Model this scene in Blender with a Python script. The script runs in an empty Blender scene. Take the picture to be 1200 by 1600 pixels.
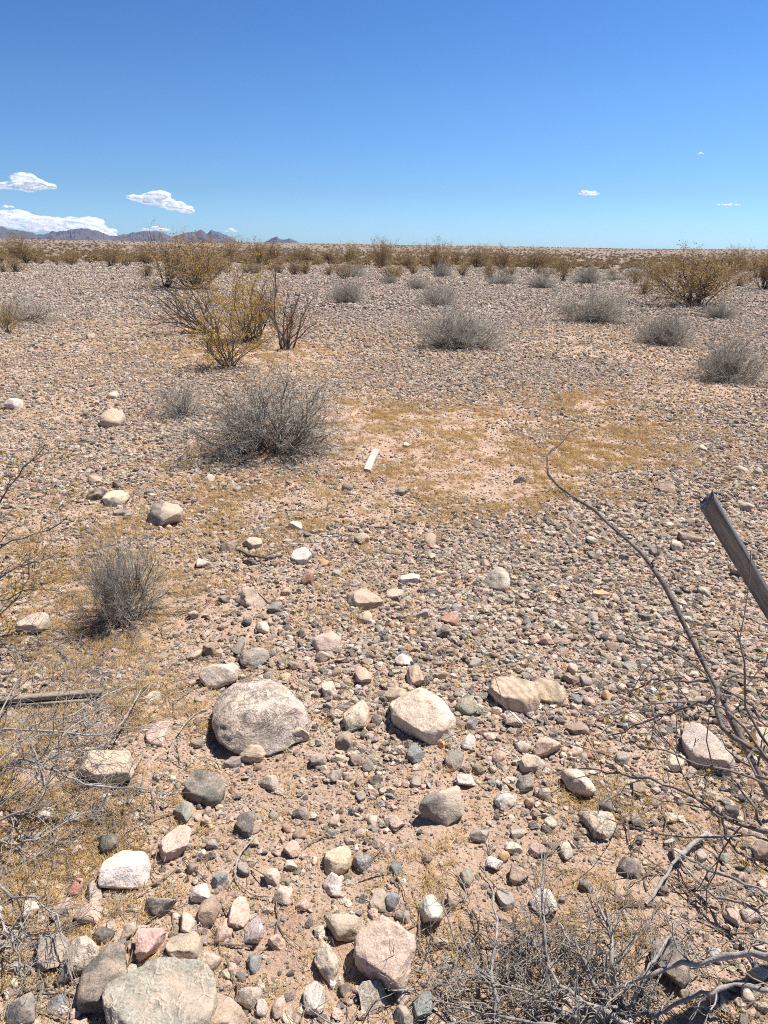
import bpy, bmesh, math, random
import numpy as np
from mathutils import Vector, Matrix

random.seed(7)
RNG = np.random.default_rng(7)
S = bpy.context.scene
COL = S.collection
PI = math.pi

# ------------------------------------------------------------------ numeric noise
def _hash(ix, iy, iz, seed):
    h = (ix.astype(np.int64) * 374761393 + iy.astype(np.int64) * 668265263 +
         iz.astype(np.int64) * 2147483647 + seed * 1274126177) & 0xffffffff
    h = ((h ^ (h >> 13)) * 1274126177) & 0xffffffff
    h = ((h ^ (h >> 16)) * 2246822519) & 0xffffffff
    h = h ^ (h >> 15)
    return (h & 0xffffff) / float(0xffffff)

def vnoise(p, seed=0):
    """value noise in -1..1, p (N,3)"""
    p = np.asarray(p, float)
    f = np.floor(p); i = f.astype(np.int64); t = p - f
    u = t * t * t * (t * (t * 6 - 15) + 10)
    r = 0
    for dx in (0, 1):
        wx = u[:, 0] if dx else 1 - u[:, 0]
        for dy in (0, 1):
            wy = u[:, 1] if dy else 1 - u[:, 1]
            for dz in (0, 1):
                wz = u[:, 2] if dz else 1 - u[:, 2]
                r = r + wx * wy * wz * _hash(i[:, 0] + dx, i[:, 1] + dy, i[:, 2] + dz, seed)
    return r * 2 - 1

def fbm(p, octaves=4, seed=0, gain=.5):
    p = np.asarray(p, float); a = 1.0; s = 0; n = 0
    for o in range(octaves):
        s = s + a * vnoise(p, seed + o * 17); n += a
        p = p * 2.03 + 11.3; a *= gain
    return s / n

def n2(x, y, sc, octaves=3, seed=0):
    q = np.stack([np.asarray(x, float) * sc, np.asarray(y, float) * sc, np.full(np.shape(x), 3.7)], -1)
    return fbm(q.reshape(-1, 3), octaves, seed).reshape(np.shape(x))

def sstep(a, b, x):
    t = np.clip((x - a) / (b - a), 0, 1)
    return t * t * (3 - 2 * t)

# ------------------------------------------------------------------ camera model (photo pixels, 1200 x 1600)
CAMH = 1.55
FPX = 1155.0
EYE_Y = 398.0
PITCH = math.atan((800 - EYE_Y) / FPX)
ROLL = 0.0150
CAM = np.array([0.0, 0.0, CAMH])
FW = np.array([0, math.cos(PITCH), -math.sin(PITCH)])
UP0 = np.array([0, math.sin(PITCH), math.cos(PITCH)])
RT0 = np.array([1.0, 0, 0])
RT = math.cos(ROLL) * RT0 + math.sin(ROLL) * UP0
UP = math.cos(ROLL) * UP0 - math.sin(ROLL) * RT0

def at_depth(x, y, d):
    """world point seen at photo pixel (x,y) at axial distance d"""
    return CAM + d * (FW + (x - 600) / FPX * RT - (y - 800) / FPX * UP)

def to_px(P):
    v = np.asarray(P, float) - CAM
    d = v @ FW
    return 600 + FPX * (v @ RT) / d, 800 - FPX * (v @ UP) / d, d

def _flat(x, y):
    r = FW + (x - 600) / FPX * RT - (y - 800) / FPX * UP
    t = -CAMH / r[2]
    return CAM + r * t

# ------------------------------------------------------------------ ground height
# low sandy mounds under the creosote bushes (world x, y, height, radius)
MOUNDS = []
for (mx, my, mh, mr) in ((360, 560, .10, 1.5), (300, 445, .22, 3.0), (1080, 470, .16, 2.6), (20, 1150, .07, .5), (420, 690, .05, .8)):
    q = _flat(mx, my); MOUNDS.append((q[0], q[1], mh, mr))

def H(x, y):
    x = np.asarray(x, float); y = np.asarray(y, float)
    r = np.sqrt(x * x + y * y)
    h = .016 * n2(x, y, 1.1, 2, 5) + .010 * n2(x, y, 4.0, 2, 9) * (r < 40)
    h = h + .0075 * n2(x, y, 13.0, 2, 21) * (r < 14)
    near = r < 7
    if np.any(near):
        h = h + .0034 * np.where(near, n2(x, y, 38.0, 2, 23), 0)
    h = h + (.05 * n2(x, y, .12, 2, 31)) * sstep(4, 25, r)
    h = h + (.25 * n2(x, y, .03, 2, 37)) * sstep(30, 120, r)
    # the plain rises very gently far off
    h = h + 17.5 * sstep(90, 1500, r) * (1 + .05 * n2(x, y, .002, 2, 41)) - .35 * sstep(30, 130, r)
    h = h + 1.5 * sstep(200, 700, r) * n2(x, y, .006, 2, 43)
    for (mx, my, mh, mr) in MOUNDS:
        h = h + mh * np.exp(-((x - mx) ** 2 + (y - my) ** 2) / (mr * mr))
    return h

def H1(x, y):
    return float(H(np.array([x]), np.array([y]))[0])

def ground(x, y, lift=0.0):
    """ground point under photo pixel"""
    r = FW + (x - 600) / FPX * RT - (y - 800) / FPX * UP
    z = 0.0
    for _ in range(6):
        t = (z + lift - CAMH) / r[2]
        p = CAM + r * t
        z = H1(p[0], p[1])
    return np.array([p[0], p[1], z + lift])

def depth_of(p):
    return float((np.asarray(p) - CAM) @ FW)

# ------------------------------------------------------------------ object helpers
def tag(o, label=None, cat=None, group=None, kind=None):
    if label: o['label'] = label
    if cat: o['category'] = cat
    if group: o['group'] = group
    if kind: o['kind'] = kind
    return o

def empty(name, loc=(0, 0, 0), rz=0.0, scale=(1, 1, 1)):
    o = bpy.data.objects.new(name, None); COL.objects.link(o)
    o.empty_display_size = .1
    o.location = loc; o.rotation_euler = (0, 0, rz); o.scale = scale
    return o

def np_mesh(name, V, F, mat=None, smooth=False, attrs=None):
    """V (N,3); F list of arrays (m,k) of faces"""
    me = bpy.data.meshes.new(name)
    V = np.ascontiguousarray(V, dtype=np.float32)
    if not isinstance(F, list): F = [F]
    F = [np.asarray(f, dtype=np.int32) for f in F if len(f)]
    me.vertices.add(len(V)); me.vertices.foreach_set('co', V.ravel())
    if F:
        loops = np.concatenate([f.ravel() for f in F])
        tot = np.concatenate([np.full(len(f), f.shape[1], np.int32) for f in F])
        start = np.concatenate([[0], np.cumsum(tot)[:-1]]).astype(np.int32)
        me.loops.add(len(loops)); me.loops.foreach_set('vertex_index', loops)
        me.polygons.add(len(tot))
        me.polygons.foreach_set('loop_start', start); me.polygons.foreach_set('loop_total', tot)
        me.polygons.foreach_set('use_smooth', np.full(len(tot), smooth, dtype=bool))
    me.update(calc_edges=True)
    for (an, at, dom, data) in (attrs or []):
        a = me.attributes.new(an, at, dom)
        key = {'FLOAT': 'value', 'INT': 'value', 'FLOAT_VECTOR': 'vector', 'FLOAT_COLOR': 'color'}[at]
        a.data.foreach_set(key, np.ascontiguousarray(data, dtype=np.int32 if at == 'INT' else np.float32).ravel())
    if mat: me.materials.append(mat)
    return me

def add_obj(name, me, parent=None, loc=(0, 0, 0)):
    o = bpy.data.objects.new(name, me); COL.objects.link(o)
    o.location = loc
    if parent: o.parent = parent
    return o

def copy_tree(o, parent=None):
    c = o.copy(); COL.objects.link(c); c.parent = parent
    for ch in list(o.children): copy_tree(ch, c)
    return c

# ------------------------------------------------------------------ materials
def mat_new(name):
    m = bpy.data.materials.new(name); m.use_nodes = True
    nt = m.node_tree; nt.nodes.clear()
    return m, nt

class NT:
    def __init__(s, nt): s.nt = nt
    def n(s, typ, **kw):
        nd = s.nt.nodes.new(typ)
        for k, v in kw.items():
            if k.startswith('i_'):
                k2 = k[2:].replace('_', ' ')
                nd.inputs[k2].default_value = v
            else: setattr(nd, k, v)
        return nd
    def l(s, a, b): s.nt.links.new(a, b)
    def noise(s, vec, scale, detail=4, rough=.55, dist=0.0):
        nd = s.n('ShaderNodeTexNoise'); nd.inputs['Scale'].default_value = scale
        nd.inputs['Detail'].default_value = detail; nd.inputs['Roughness'].default_value = rough
        nd.inputs['Distortion'].default_value = dist
        if vec: s.l(vec, nd.inputs['Vector'])
        return nd
    def ramp(s, fac, stops, interp='LINEAR'):
        nd = s.n('ShaderNodeValToRGB'); cr = nd.color_ramp; cr.interpolation = interp
        while len(cr.elements) < len(stops): cr.elements.new(.5)
        for e, (p, c) in zip(cr.elements, stops):
            e.position = p; e.color = (c[0], c[1], c[2], 1) if not np.isscalar(c) else (c, c, c, 1)
        s.l(fac, nd.inputs['Fac']); return nd
    def mix(s, fac, a, b, mode='MIX'):
        nd = s.n('ShaderNodeMix', data_type='RGBA', blend_type=mode)
        for sock, v in ((nd.inputs[0], fac), (nd.inputs[6], a), (nd.inputs[7], b)):
            if hasattr(v, 'is_linked') or isinstance(v, bpy.types.NodeSocket): s.l(v, sock)
            elif np.isscalar(v): sock.default_value = v
            else: sock.default_value = (v[0], v[1], v[2], 1)
        return nd.outputs[2]
    def math(s, op, a, b=0.0, clamp=False):
        nd = s.n('ShaderNodeMath', operation=op); nd.use_clamp = clamp
        for sock, v in ((nd.inputs[0], a), (nd.inputs[1], b)):
            if isinstance(v, bpy.types.NodeSocket): s.l(v, sock)
            else: sock.default_value = v
        return nd.outputs[0]
    def out(s, col, rough=.9, bump=None, strength=.5, dist=.01, spec=.25):
        b = s.n('ShaderNodeBsdfPrincipled')
        if isinstance(col, bpy.types.NodeSocket): s.l(col, b.inputs['Base Color'])
        else: b.inputs['Base Color'].default_value = (*col, 1)
        if isinstance(rough, bpy.types.NodeSocket): s.l(rough, b.inputs['Roughness'])
        else: b.inputs['Roughness'].default_value = rough
        b.inputs['Specular IOR Level'].default_value = spec
        if bump is not None:
            bm = s.n('ShaderNodeBump'); bm.inputs['Strength'].default_value = strength
            bm.inputs['Distance'].default_value = dist
            s.l(bump, bm.inputs['Height']); s.l(bm.outputs[0], b.inputs['Normal'])
        o = s.n('ShaderNodeOutputMaterial'); s.l(b.outputs[0], o.inputs['Surface'])
        return b

def m_ground():
    m, nt = mat_new('desert_soil'); t = NT(nt)
    tc = t.n('ShaderNodeTexCoord').outputs['Object']
    sandy = t.n('ShaderNodeAttribute', attribute_name='sandy').outputs['Fac']
    far = t.n('ShaderNodeAttribute', attribute_name='far').outputs['Fac']
    base = t.ramp(t.noise(tc, 1.7, 6).outputs['Fac'], [(.3, (.48, .325, .225)), (.52, (.57, .40, .285)), (.72, (.64, .475, .355))]).outputs['Color']
    # damp reddish patches and pale crust
    base = t.mix(t.ramp(t.noise(tc, 7, 5).outputs['Fac'], [(.52, 0.0), (.66, .7)]).outputs['Color'], base, (.46, .285, .185))
    grain = t.noise(tc, 420, 3, .7).outputs['Fac']
    base = t.mix(.55, base, t.ramp(grain, [(.3, .55), (.5, 1.0), (.7, 1.3)]).outputs['Color'], 'MULTIPLY')
    # small grit: cells with their own colour
    v = t.n('ShaderNodeTexVoronoi'); v.inputs['Scale'].default_value = 130; t.l(tc, v.inputs['Vector'])
    sep = t.n('ShaderNodeSeparateColor'); t.l(v.outputs['Color'], sep.inputs[0])
    gritcol = t.ramp(sep.outputs[0], [(0, (.11, .10, .095)), (.25, (.27, .235, .21)), (.5, (.42, .32, .26)), (.75, (.50, .42, .35)), (1, (.60, .53, .46))], 'CONSTANT').outputs['Color']
    gm = t.math('MULTIPLY', t.math('GREATER_THAN', sep.outputs[1], .62), t.math('LESS_THAN', v.outputs['Distance'], .42))
    gm = t.math('MULTIPLY', gm, t.math('SUBTRACT', 1.0, t.math('MULTIPLY', sandy, .75)))
    near = t.mix(t.math('MULTIPLY', gm, .85), base, gritcol)
    # far desert pavement: coarser cells
    v2 = t.n('ShaderNodeTexVoronoi'); v2.inputs['Scale'].default_value = 11; t.l(tc, v2.inputs['Vector'])
    sep2 = t.n('ShaderNodeSeparateColor'); t.l(v2.outputs['Color'], sep2.inputs[0])
    fcol = t.ramp(sep2.outputs[0], [(0, (.11, .095, .085)), (.22, (.22, .18, .155)), (.5, (.31, .24, .19)), (.72, (.37, .29, .235)), (.9, (.44, .36, .30))], 'CONSTANT').outputs['Color']
    patch = t.ramp(t.noise(tc, .14, 4).outputs['Fac'], [(.38, 0.0), (.62, .55)]).outputs['Color']
    fcol = t.mix(patch, fcol, (.40, .29, .215))
    fcol = t.mix(t.math('MULTIPLY', sandy, .6), fcol, (.54, .38, .27))
    vfar = t.n('ShaderNodeAttribute', attribute_name='vfar').outputs['Fac']
    fcol = t.mix(t.math('MULTIPLY', vfar, .8), fcol, (.235, .18, .14))
    col = t.mix(far, near, fcol)
    bump = t.math('ADD', t.math('MULTIPLY', t.noise(tc, 60, 4).outputs['Fac'], 1.0),
                  t.math('ADD', t.math('MULTIPLY', grain, .35), t.math('MULTIPLY', gm, .5)))
    t.out(col, .95, bump, 1.0, .016, .15)
    return m

def m_stone(name, style):
    m, nt = mat_new(name); t = NT(nt)
    inst = style == 'pebble'
    if inst:
        colr = t.n('ShaderNodeAttribute', attribute_name='col', attribute_type='INSTANCER').outputs['Color']
        tc = t.n('ShaderNodeTexCoord').outputs['Object']
        rnd = t.n('ShaderNodeObjectInfo').outputs['Random']
        c = t.mix(.75, colr, t.ramp(t.noise(tc, 2.6, 4, .65).outputs['Fac'], [(.25, .55), (.5, 1.0), (.75, 1.45)]).outputs['Color'], 'MULTIPLY')
        t.out(c, .82, t.noise(tc, 5, 4).outputs['Fac'], .45, .15, .3)
        return m
    oi = t.n('ShaderNodeObjectInfo')
    tcn = t.n('ShaderNodeTexCoord').outputs['Object']
    # every stone looks at its own piece of the pattern
    add = t.n('ShaderNodeVectorMath', operation='ADD')
    cmb = t.n('ShaderNodeCombineXYZ')
    k = t.math('MULTIPLY', oi.outputs['Random'], 37.0)
    t.l(k, cmb.inputs[0]); t.l(t.math('MULTIPLY', k, 1.7), cmb.inputs[1]); t.l(k, cmb.inputs[2])
    t.l(tcn, add.inputs[0]); t.l(cmb.outputs[0], add.inputs[1]); tc = add.outputs[0]
    base = oi.outputs['Color']
    big = t.noise(tc, 22, 6, .6).outputs['Fac']
    fine = t.noise(tc, 170, 5, .7).outputs['Fac']
    c = t.mix(.85, base, t.ramp(big, [(.28, .62), (.5, 1.0), (.72, 1.3)]).outputs['Color'], 'MULTIPLY')
    c = t.mix(.8, c, t.ramp(fine, [(.3, .4), (.5, 1.0), (.68, 1.4)]).outputs['Color'], 'MULTIPLY')
    # warm caliche dust in patches
    c = t.mix(t.ramp(t.noise(tc, 14, 5, .6).outputs['Fac'], [(.46, 0.0), (.62, .65)]).outputs['Color'], c, (.53, .40, .30))
    h = t.math('ADD', t.math('MULTIPLY', big, 1.0), t.math('ADD', t.math('MULTIPLY', fine, .5), t.math('MULTIPLY', t.noise(tc, 60, 5, .65).outputs['Fac'], .7)))
    st = 1.0
    if style == 'speckled':
        v = t.n('ShaderNodeTexVoronoi'); v.inputs['Scale'].default_value = 430; t.l(tc, v.inputs['Vector'])
        sp = t.n('ShaderNodeSeparateColor'); t.l(v.outputs['Color'], sp.inputs[0])
        c = t.mix(t.math('MULTIPLY', t.math('GREATER_THAN', sp.outputs[0], .7), .45), c, (.09, .08, .07))
        c = t.mix(t.math('MULTIPLY', t.math('LESS_THAN', sp.outputs[0], .2), .22), c, (.5, .43, .36))
    if style == 'cracked':
        n1 = t.noise(tc, 12, 5, .6, 1.2).outputs['Fac']; n2_ = t.noise(tc, 27, 5, .62, .8).outputs['Fac']
        e1 = t.math('ABSOLUTE', t.math('SUBTRACT', n1, .5)); e2 = t.math('ABSOLUTE', t.math('SUBTRACT', n2_, .5))
        cr = t.ramp(e1, [(0, 0.0), (.022, 1.0)]).outputs['Color']; cr2 = t.ramp(e2, [(0, .5), (.025, 1.0)]).outputs['Color']
        gate = t.ramp(t.noise(tc, 10, 3).outputs['Fac'], [(.47, 1.0), (.6, 0.0)]).outputs['Color']
        crk = t.mix(gate, (1, 1, 1), t.mix(1.0, cr, cr2, 'MULTIPLY'))
        c = t.mix(.42, c, crk, 'MULTIPLY')
        h = t.math('ADD', h, t.math('MULTIPLY', crk, .6)); st = 1.0
    if style == 'veined':
        wp = t.n('ShaderNodeMix', data_type='VECTOR'); wp.inputs[0].default_value = .09
        t.l(tc, wp.inputs[4]); t.l(t.noise(tc, 12, 4).outputs['Color'], wp.inputs[5])
        v = t.n('ShaderNodeTexVoronoi', feature='DISTANCE_TO_EDGE'); v.inputs['Scale'].default_value = 24; t.l(wp.outputs[1], v.inputs['Vector'])
        gate = t.ramp(t.noise(tc, 16, 3).outputs['Fac'], [(.42, 0.0), (.6, 1.0)]).outputs['Color']
        vn = t.math('MULTIPLY', t.ramp(v.outputs['Distance'], [(0, .8), (.09, 0.0)]).outputs['Color'], gate)
        c = t.mix(vn, c, (.55, .44, .34))
        h = t.math('ADD', h, t.math('MULTIPLY', vn, .4))
    if style == 'banded':
        w = t.n('ShaderNodeTexWave', bands_direction='X'); w.inputs['Scale'].default_value = 9
        w.inputs['Distortion'].default_value = 9; w.inputs['Detail'].default_value = 6; w.inputs['Detail Scale'].default_value = 1.1
        t.l(tcn, w.inputs['Vector'])
        c = t.mix(.5, c, t.ramp(w.outputs['Fac'], [(.15, (.6, .58, .56)), (.5, (1, 1, 1)), (.85, (1.25, 1.15, 1.02))]).outputs['Color'], 'MULTIPLY')
        h = t.math('ADD', h, t.math('MULTIPLY', w.outputs['Fac'], .08))
    if style == 'twotone':
        sx = t.n('ShaderNodeSeparateXYZ'); t.l(tcn, sx.inputs[0])
        f = t.math('ADD', t.math('MULTIPLY', sx.outputs[0], 26.0), t.math('MULTIPLY', big, 3.0))
        f = t.ramp(f, [(.9, 0.0), (1.0, .9)]).outputs['Color'] if False else t.math('GREATER_THAN', f, 1.75)
        c = t.mix(t.math('MULTIPLY', f, .85), c, (.56, .45, .34))
    t.out(c, .88, h, st, .006, .25)
    return m

def m_bark(name, c0, c1, scale=60):
    m, nt = mat_new(name); t = NT(nt)
    tc = t.n('ShaderNodeTexCoord').outputs['Object']
    c = t.ramp(t.noise(tc, scale, 5, .65).outputs['Fac'], [(.3, c0), (.7, c1)]).outputs['Color']
    c = t.mix(.5, c, t.ramp(t.noise(tc, 5, 3).outputs['Fac'], [(.3, .6), (.7, 1.3)]).outputs['Color'], 'MULTIPLY')
    t.out(c, .9, t.noise(tc, 220, 3).outputs['Fac'], .5, .004, .2)
    return m

def m_leaf(name, stops):
    m, nt = mat_new(name); t = NT(nt)
    geo = t.n('ShaderNodeNewGeometry'); oi = t.n('ShaderNodeObjectInfo')
    c = t.ramp(geo.outputs['Random Per Island'], stops).outputs['Color']
    c = t.mix(.6, c, t.ramp(oi.outputs['Random'], [(0, (.8, .8, .8)), (1, (1.2, 1.15, 1.05))]).outputs['Color'], 'MULTIPLY')
    d = t.n('ShaderNodeBsdfDiffuse'); tr = t.n('ShaderNodeBsdfTranslucent'); mx = t.n('ShaderNodeMixShader')
    t.l(c, d.inputs['Color']); t.l(c, tr.inputs['Color']); mx.inputs[0].default_value = .35
    t.l(d.outputs[0], mx.inputs[1]); t.l(tr.outputs[0], mx.inputs[2])
    o = t.n('ShaderNodeOutputMaterial'); t.l(mx.outputs[0], o.inputs['Surface'])
    return m

def m_wood(name, c0, c1, c2, axis_scale=(90, 90, 4)):
    m, nt = mat_new(name); t = NT(nt)
    tc = t.n('ShaderNodeTexCoord').outputs['Object']
    mp = t.n('ShaderNodeMapping'); mp.inputs['Scale'].default_value = axis_scale; t.l(tc, mp.inputs['Vector'])
    g = t.noise(mp.outputs[0], 1.0, 7, .65, .6).outputs['Fac']
    g2 = t.noise(mp.outputs[0], 3.5, 4, .7).outputs['Fac']
    c = t.ramp(g, [(.3, c0), (.5, c1), (.72, c2)]).outputs['Color']
    c = t.mix(.6, c, t.ramp(g2, [(.3, .45), (.55, 1.0), (.8, 1.25)]).outputs['Color'], 'MULTIPLY')
    t.out(c, .85, t.math('ADD', g, t.math('MULTIPLY', g2, .6)), .9, .004, .2)
    return m

M = {}
M['soil'] = m_ground()
for st in ('plain', 'speckled', 'cracked', 'veined', 'banded', 'twotone'):
    M[st] = m_stone('stone_' + st, st)
M['pebble'] = m_stone('stone_pebble', 'pebble')
M['grey_twig'] = m_bark('grey_twig', (.33, .305, .25), (.60, .555, .465), 40)
M['grey_stem'] = m_bark('grey_stem', (.09, .075, .065), (.28, .24, .205), 40)
M['pale_stem'] = m_bark('pale_stem', (.17, .145, .125), (.42, .37, .32), 40)
M['dark_stem'] = m_bark('creosote_stem', (.075, .06, .052), (.21, .175, .15), 50)
M['dark_twig'] = m_bark('creosote_twig', (.16, .115, .08), (.34, .26, .185), 40)
M['dead_twig'] = m_bark('dead_twig', (.18, .16, .14), (.43, .385, .335), 50)
M['dead_branch'] = m_bark('bleached_branch', (.22, .19, .17), (.46, .41, .37), 50)
M['brown_branch'] = m_bark('brown_branch', (.085, .07, .06), (.25, .21, .185), 60)
M['leaf_gold'] = m_leaf('golden_leaf', [(0, (.32, .21, .05)), (.5, (.50, .33, .07)), (1, (.63, .43, .10))])
M['leaf_olive'] = m_leaf('olive_leaf', [(0, (.26, .175, .085)), (.5, (.39, .27, .13)), (1, (.52, .38, .20))])
M['leaf_far'] = m_leaf('far_scrub', [(0, (.18, .13, .07)), (.5, (.29, .21, .115)), (1, (.40, .30, .17))])
M['grass'] = m_leaf('straw', [(0, (.58, .42, .21)), (.5, (.74, .555, .29)), (1, (.83, .68, .44))])
M['grey_wood'] = m_wood('weathered_wood', (.06, .063, .068), (.15, .153, .16), (.29, .29, .295), (130, 130, 7))
M['lath_wood'] = m_wood('weathered_lath', (.16, .13, .10), (.33, .27, .21), (.48, .41, .33), (4, 110, 110))
M['white_paint'] = m_wood('white_painted_lath', (.34, .30, .25), (.55, .51, .45), (.64, .60, .54), (5, 120, 120))

# ------------------------------------------------------------------ photo-measured zones
def gz(x, y, zones):
    """sum of soft ellipses given in photo pixels: (cx, cy, rx, ry, strength)"""
    P = np.stack([x, y, np.zeros_like(x)], -1)
    v = P - CAM
    d = np.maximum(v @ FW, .05)
    px = 600 + FPX * (v @ RT) / d; py = 800 - FPX * (v @ UP) / d
    s = np.zeros_like(x)
    for (cx, cy, rx, ry, k) in zones:
        s = s + k * np.exp(-(((px - cx) / rx) ** 2 + ((py - cy) / ry) ** 2))
    return s * ((v @ FW) > .2)

SAND = [(640, 690, 130, 60, 1.0), (820, 760, 120, 45, .9), (960, 690, 95, 40, 1.0), (930, 625, 60, 16, .9), (790, 700, 110, 60, .8),
        (560, 660, 60, 40, .7), (420, 770, 160, 50, .65), (600, 800, 120, 40, .5), (250, 920, 130, 90, .75), (100, 1000, 130, 120, .75),
        (250, 1080, 90, 100, .8), (120, 1250, 160, 110, .65), (700, 1350, 60, 130, .75), (650, 1430, 50, 60, .6), (460, 1230, 60, 80, .35),
        (980, 1420, 180, 110, .9), (860, 1560, 220, 60, .8), (60, 640, 80, 50, .25), (330, 560, 160, 25, .6), (450, 575, 70, 40, .6), (440, 1520, 70, 60, .6),
        (1050, 455, 100, 8, .6), (200, 505, 60, 10, .4), (200, 1420, 160, 100, .35), (60, 820, 70, 60, .35)]
GRASS = [(900, 700, 60, 30, .8), (960, 700, 120, 45, 1.2), (750, 745, 120, 55, .8), (640, 650, 120, 30, .8), (880, 770, 90, 40, .7), (560, 760, 160, 60, .6), (420, 790, 140, 60, .75),
         (280, 860, 120, 80, .7), (250, 1130, 110, 130, .8), (90, 1060, 130, 130, 1.5), (110, 1260, 140, 110, 1.5), (150, 900, 150, 70, .9),
         (880, 625, 80, 18, .6), (740, 800, 150, 40, .5), (860, 1430, 140, 70, .35), (760, 1500, 110, 60, .35), (940, 1270, 80, 60, .5), (1050, 1380, 110, 90, .4),
         (690, 1380, 40, 80, .5), (230, 1440, 150, 90, .35), (560, 960, 60, 40, .3), (40, 1480, 70, 120, .7), (440, 1540, 40, 40, .4), (380, 560, 150, 30, .4)]

def sandy(x, y):
    n = n2(x, y, 2.2, 3, 77)
    s = gz(x, y, SAND) * (1 + .8 * n)
    s = s + .26 * sstep(.1, .45, n2(x, y, .9, 3, 91)) * (y < 14) + .5 * sstep(.1, .45, n2(x, y, .2, 3, 93)) * sstep(6, 10, y) * (y < 60)
    return np.clip(s, 0, 1)

# ------------------------------------------------------------------ ground sheet
def build_ground():
    a1 = np.radians(np.linspace(-46, 46, 421)); a2 = np.radians(np.linspace(46, 314, 61)[1:-1])
    ang = np.concatenate([a1, a2])
    r = np.concatenate([[.15, .4, .65], np.geomspace(.8, 8, 330), np.geomspace(8, 60, 140)[1:], np.geomspace(60, 8200, 130)[1:]])
    A, R = np.meshgrid(ang, r)
    X = R * np.sin(A); Y = R * np.cos(A)
    Z = H(X, Y)
    na, nr = len(ang), len(r)
    V = np.stack([X, Y, Z], -1).reshape(-1, 3)
    j, i = np.meshgrid(np.arange(nr - 1), np.arange(na), indexing='ij')
    i2 = (i + 1) % na
    F = np.stack([j * na + i, (j + 1) * na + i, (j + 1) * na + i2, j * na + i2], -1).reshape(-1, 4)[:, ::-1]
    V = np.vstack([V, [[0, 0, H1(0, 0)]]])
    tri = np.stack([np.arange(na), (np.arange(na) + 1) % na, np.full(na, len(V) - 1)], -1)[:, ::-1]
    sd = np.concatenate([sandy(X.ravel(), Y.ravel()), [0]])
    fr = np.concatenate([sstep(9, 32, R.ravel()), [0]])
    vf = np.concatenate([sstep(60, 220, R.ravel()), [0]])
    me = np_mesh('ground', V, [F, tri], M['soil'], True, [('sandy', 'FLOAT', 'POINT', sd), ('far', 'FLOAT', 'POINT', fr), ('vfar', 'FLOAT', 'POINT', vf)])
    o = add_obj('ground', me); tag(o, kind='structure'); o['label'] = 'pinkish tan stony desert ground stretching to the horizon'
    o['category'] = 'ground'
build_ground()

# ------------------------------------------------------------------ stones
_ICO = {}
def ico(sub):
    if sub not in _ICO:
        bm = bmesh.new(); bmesh.ops.create_icosphere(bm, subdivisions=sub, radius=1)
        V = np.array([v.co[:] for v in bm.verts]); F = np.array([[v.index for v in f.verts] for f in bm.faces]); bm.free()
        _ICO[sub] = (V, F)
    return _ICO[sub]

def stone_shape(dims, kind, seed, sub=3, rough=1.0):
    rg = np.random.default_rng(seed)
    V, F = ico(sub); v = V.copy()
    off = rg.uniform(-50, 50, 3)
    if kind in ('round', 'oval', 'dome'):
        p = 2.5
        v = v / (np.sum(np.abs(v) ** p, 1) ** (1 / p))[:, None]
        v = v * (1 + .16 * fbm(V * 1.1 + off, 2, 3))[:, None]
        cuts = 15 if dims[0] < .2 else 6; lo, hi = (.56, .9) if dims[0] < .2 else (.8, .97)
    elif kind == 'flat':
        v[:, 2] = np.sign(v[:, 2]) * np.minimum(np.abs(v[:, 2]), .55) ; cuts = 9; lo, hi = .55, .88
        v = v * (1 + .18 * fbm(V * 1.3 + off, 2, 3))[:, None]
    elif kind == 'block':
        p = 5.0
        v = v / (np.sum(np.abs(v) ** p, 1) ** (1 / p))[:, None]
        v[:, 0] += v[:, 1] * rg.uniform(-.25, .25); cuts = 12; lo, hi = .62, 1.0
    else:  # angular
        v = v * (1 + .15 * fbm(V * 1.2 + off, 2, 3))[:, None]
        cuts = 15; lo, hi = .36, .78
    for _ in range(cuts):
        n = rg.normal(size=3)
        if kind == 'flat': n[2] *= .35
        n /= np.linalg.norm(n)
        d = rg.uniform(lo, hi)
        e = np.maximum(0, v @ n - d)
        v = v - e[:, None] * n * .96
    mn, mx = v.min(0), v.max(0)
    v = (v - (mn + mx) / 2) / ((mx - mn) / 2)
    # surface relief
    nrm = v / np.linalg.norm(v, axis=1)[:, None]
    dims = np.asarray(dims, float)
    w = v * dims / 2
    s = float(dims.min())
    q = w / max(s, 1e-4)
    a = s * rough
    w = w + nrm * (a * (.055 * fbm(q * 2.6 + off, 3, 11) + .045 * (1 - 2 * np.abs(fbm(q * 6 + off, 3, 13)))))[:, None]
    return w, F

PAL = {  # albedo, word
    'pale': ((.56, .475, .38), 'pale tan'), 'drab': ((.36, .31, .25), 'tan-grey'),
    'cream': ((.60, .475, .36), 'cream'), 'white': ((.62, .55, .47), 'whitish'), 'tan': ((.47, .36, .265), 'tan'),
    'pink': ((.53, .375, .30), 'pinkish'), 'lgrey': ((.47, .40, .32), 'pale grey'), 'grey': ((.285, .245, .205), 'grey'),
    'dark': ((.14, .122, .105), 'dark grey'), 'blue': ((.25, .25, .24), 'slate grey'), 'brown': ((.28, .195, .145), 'brown'),
    'red': ((.33, .165, .115), 'reddish brown'), 'orange': ((.52, .30, .15), 'orange-tan'), 'green': ((.25, .25, .20), 'greenish grey'),
}
KW = {'dome': 'domed', 'round': 'rounded', 'oval': 'oval', 'flat': 'flat', 'block': 'blocky', 'ang': 'angular'}
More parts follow.
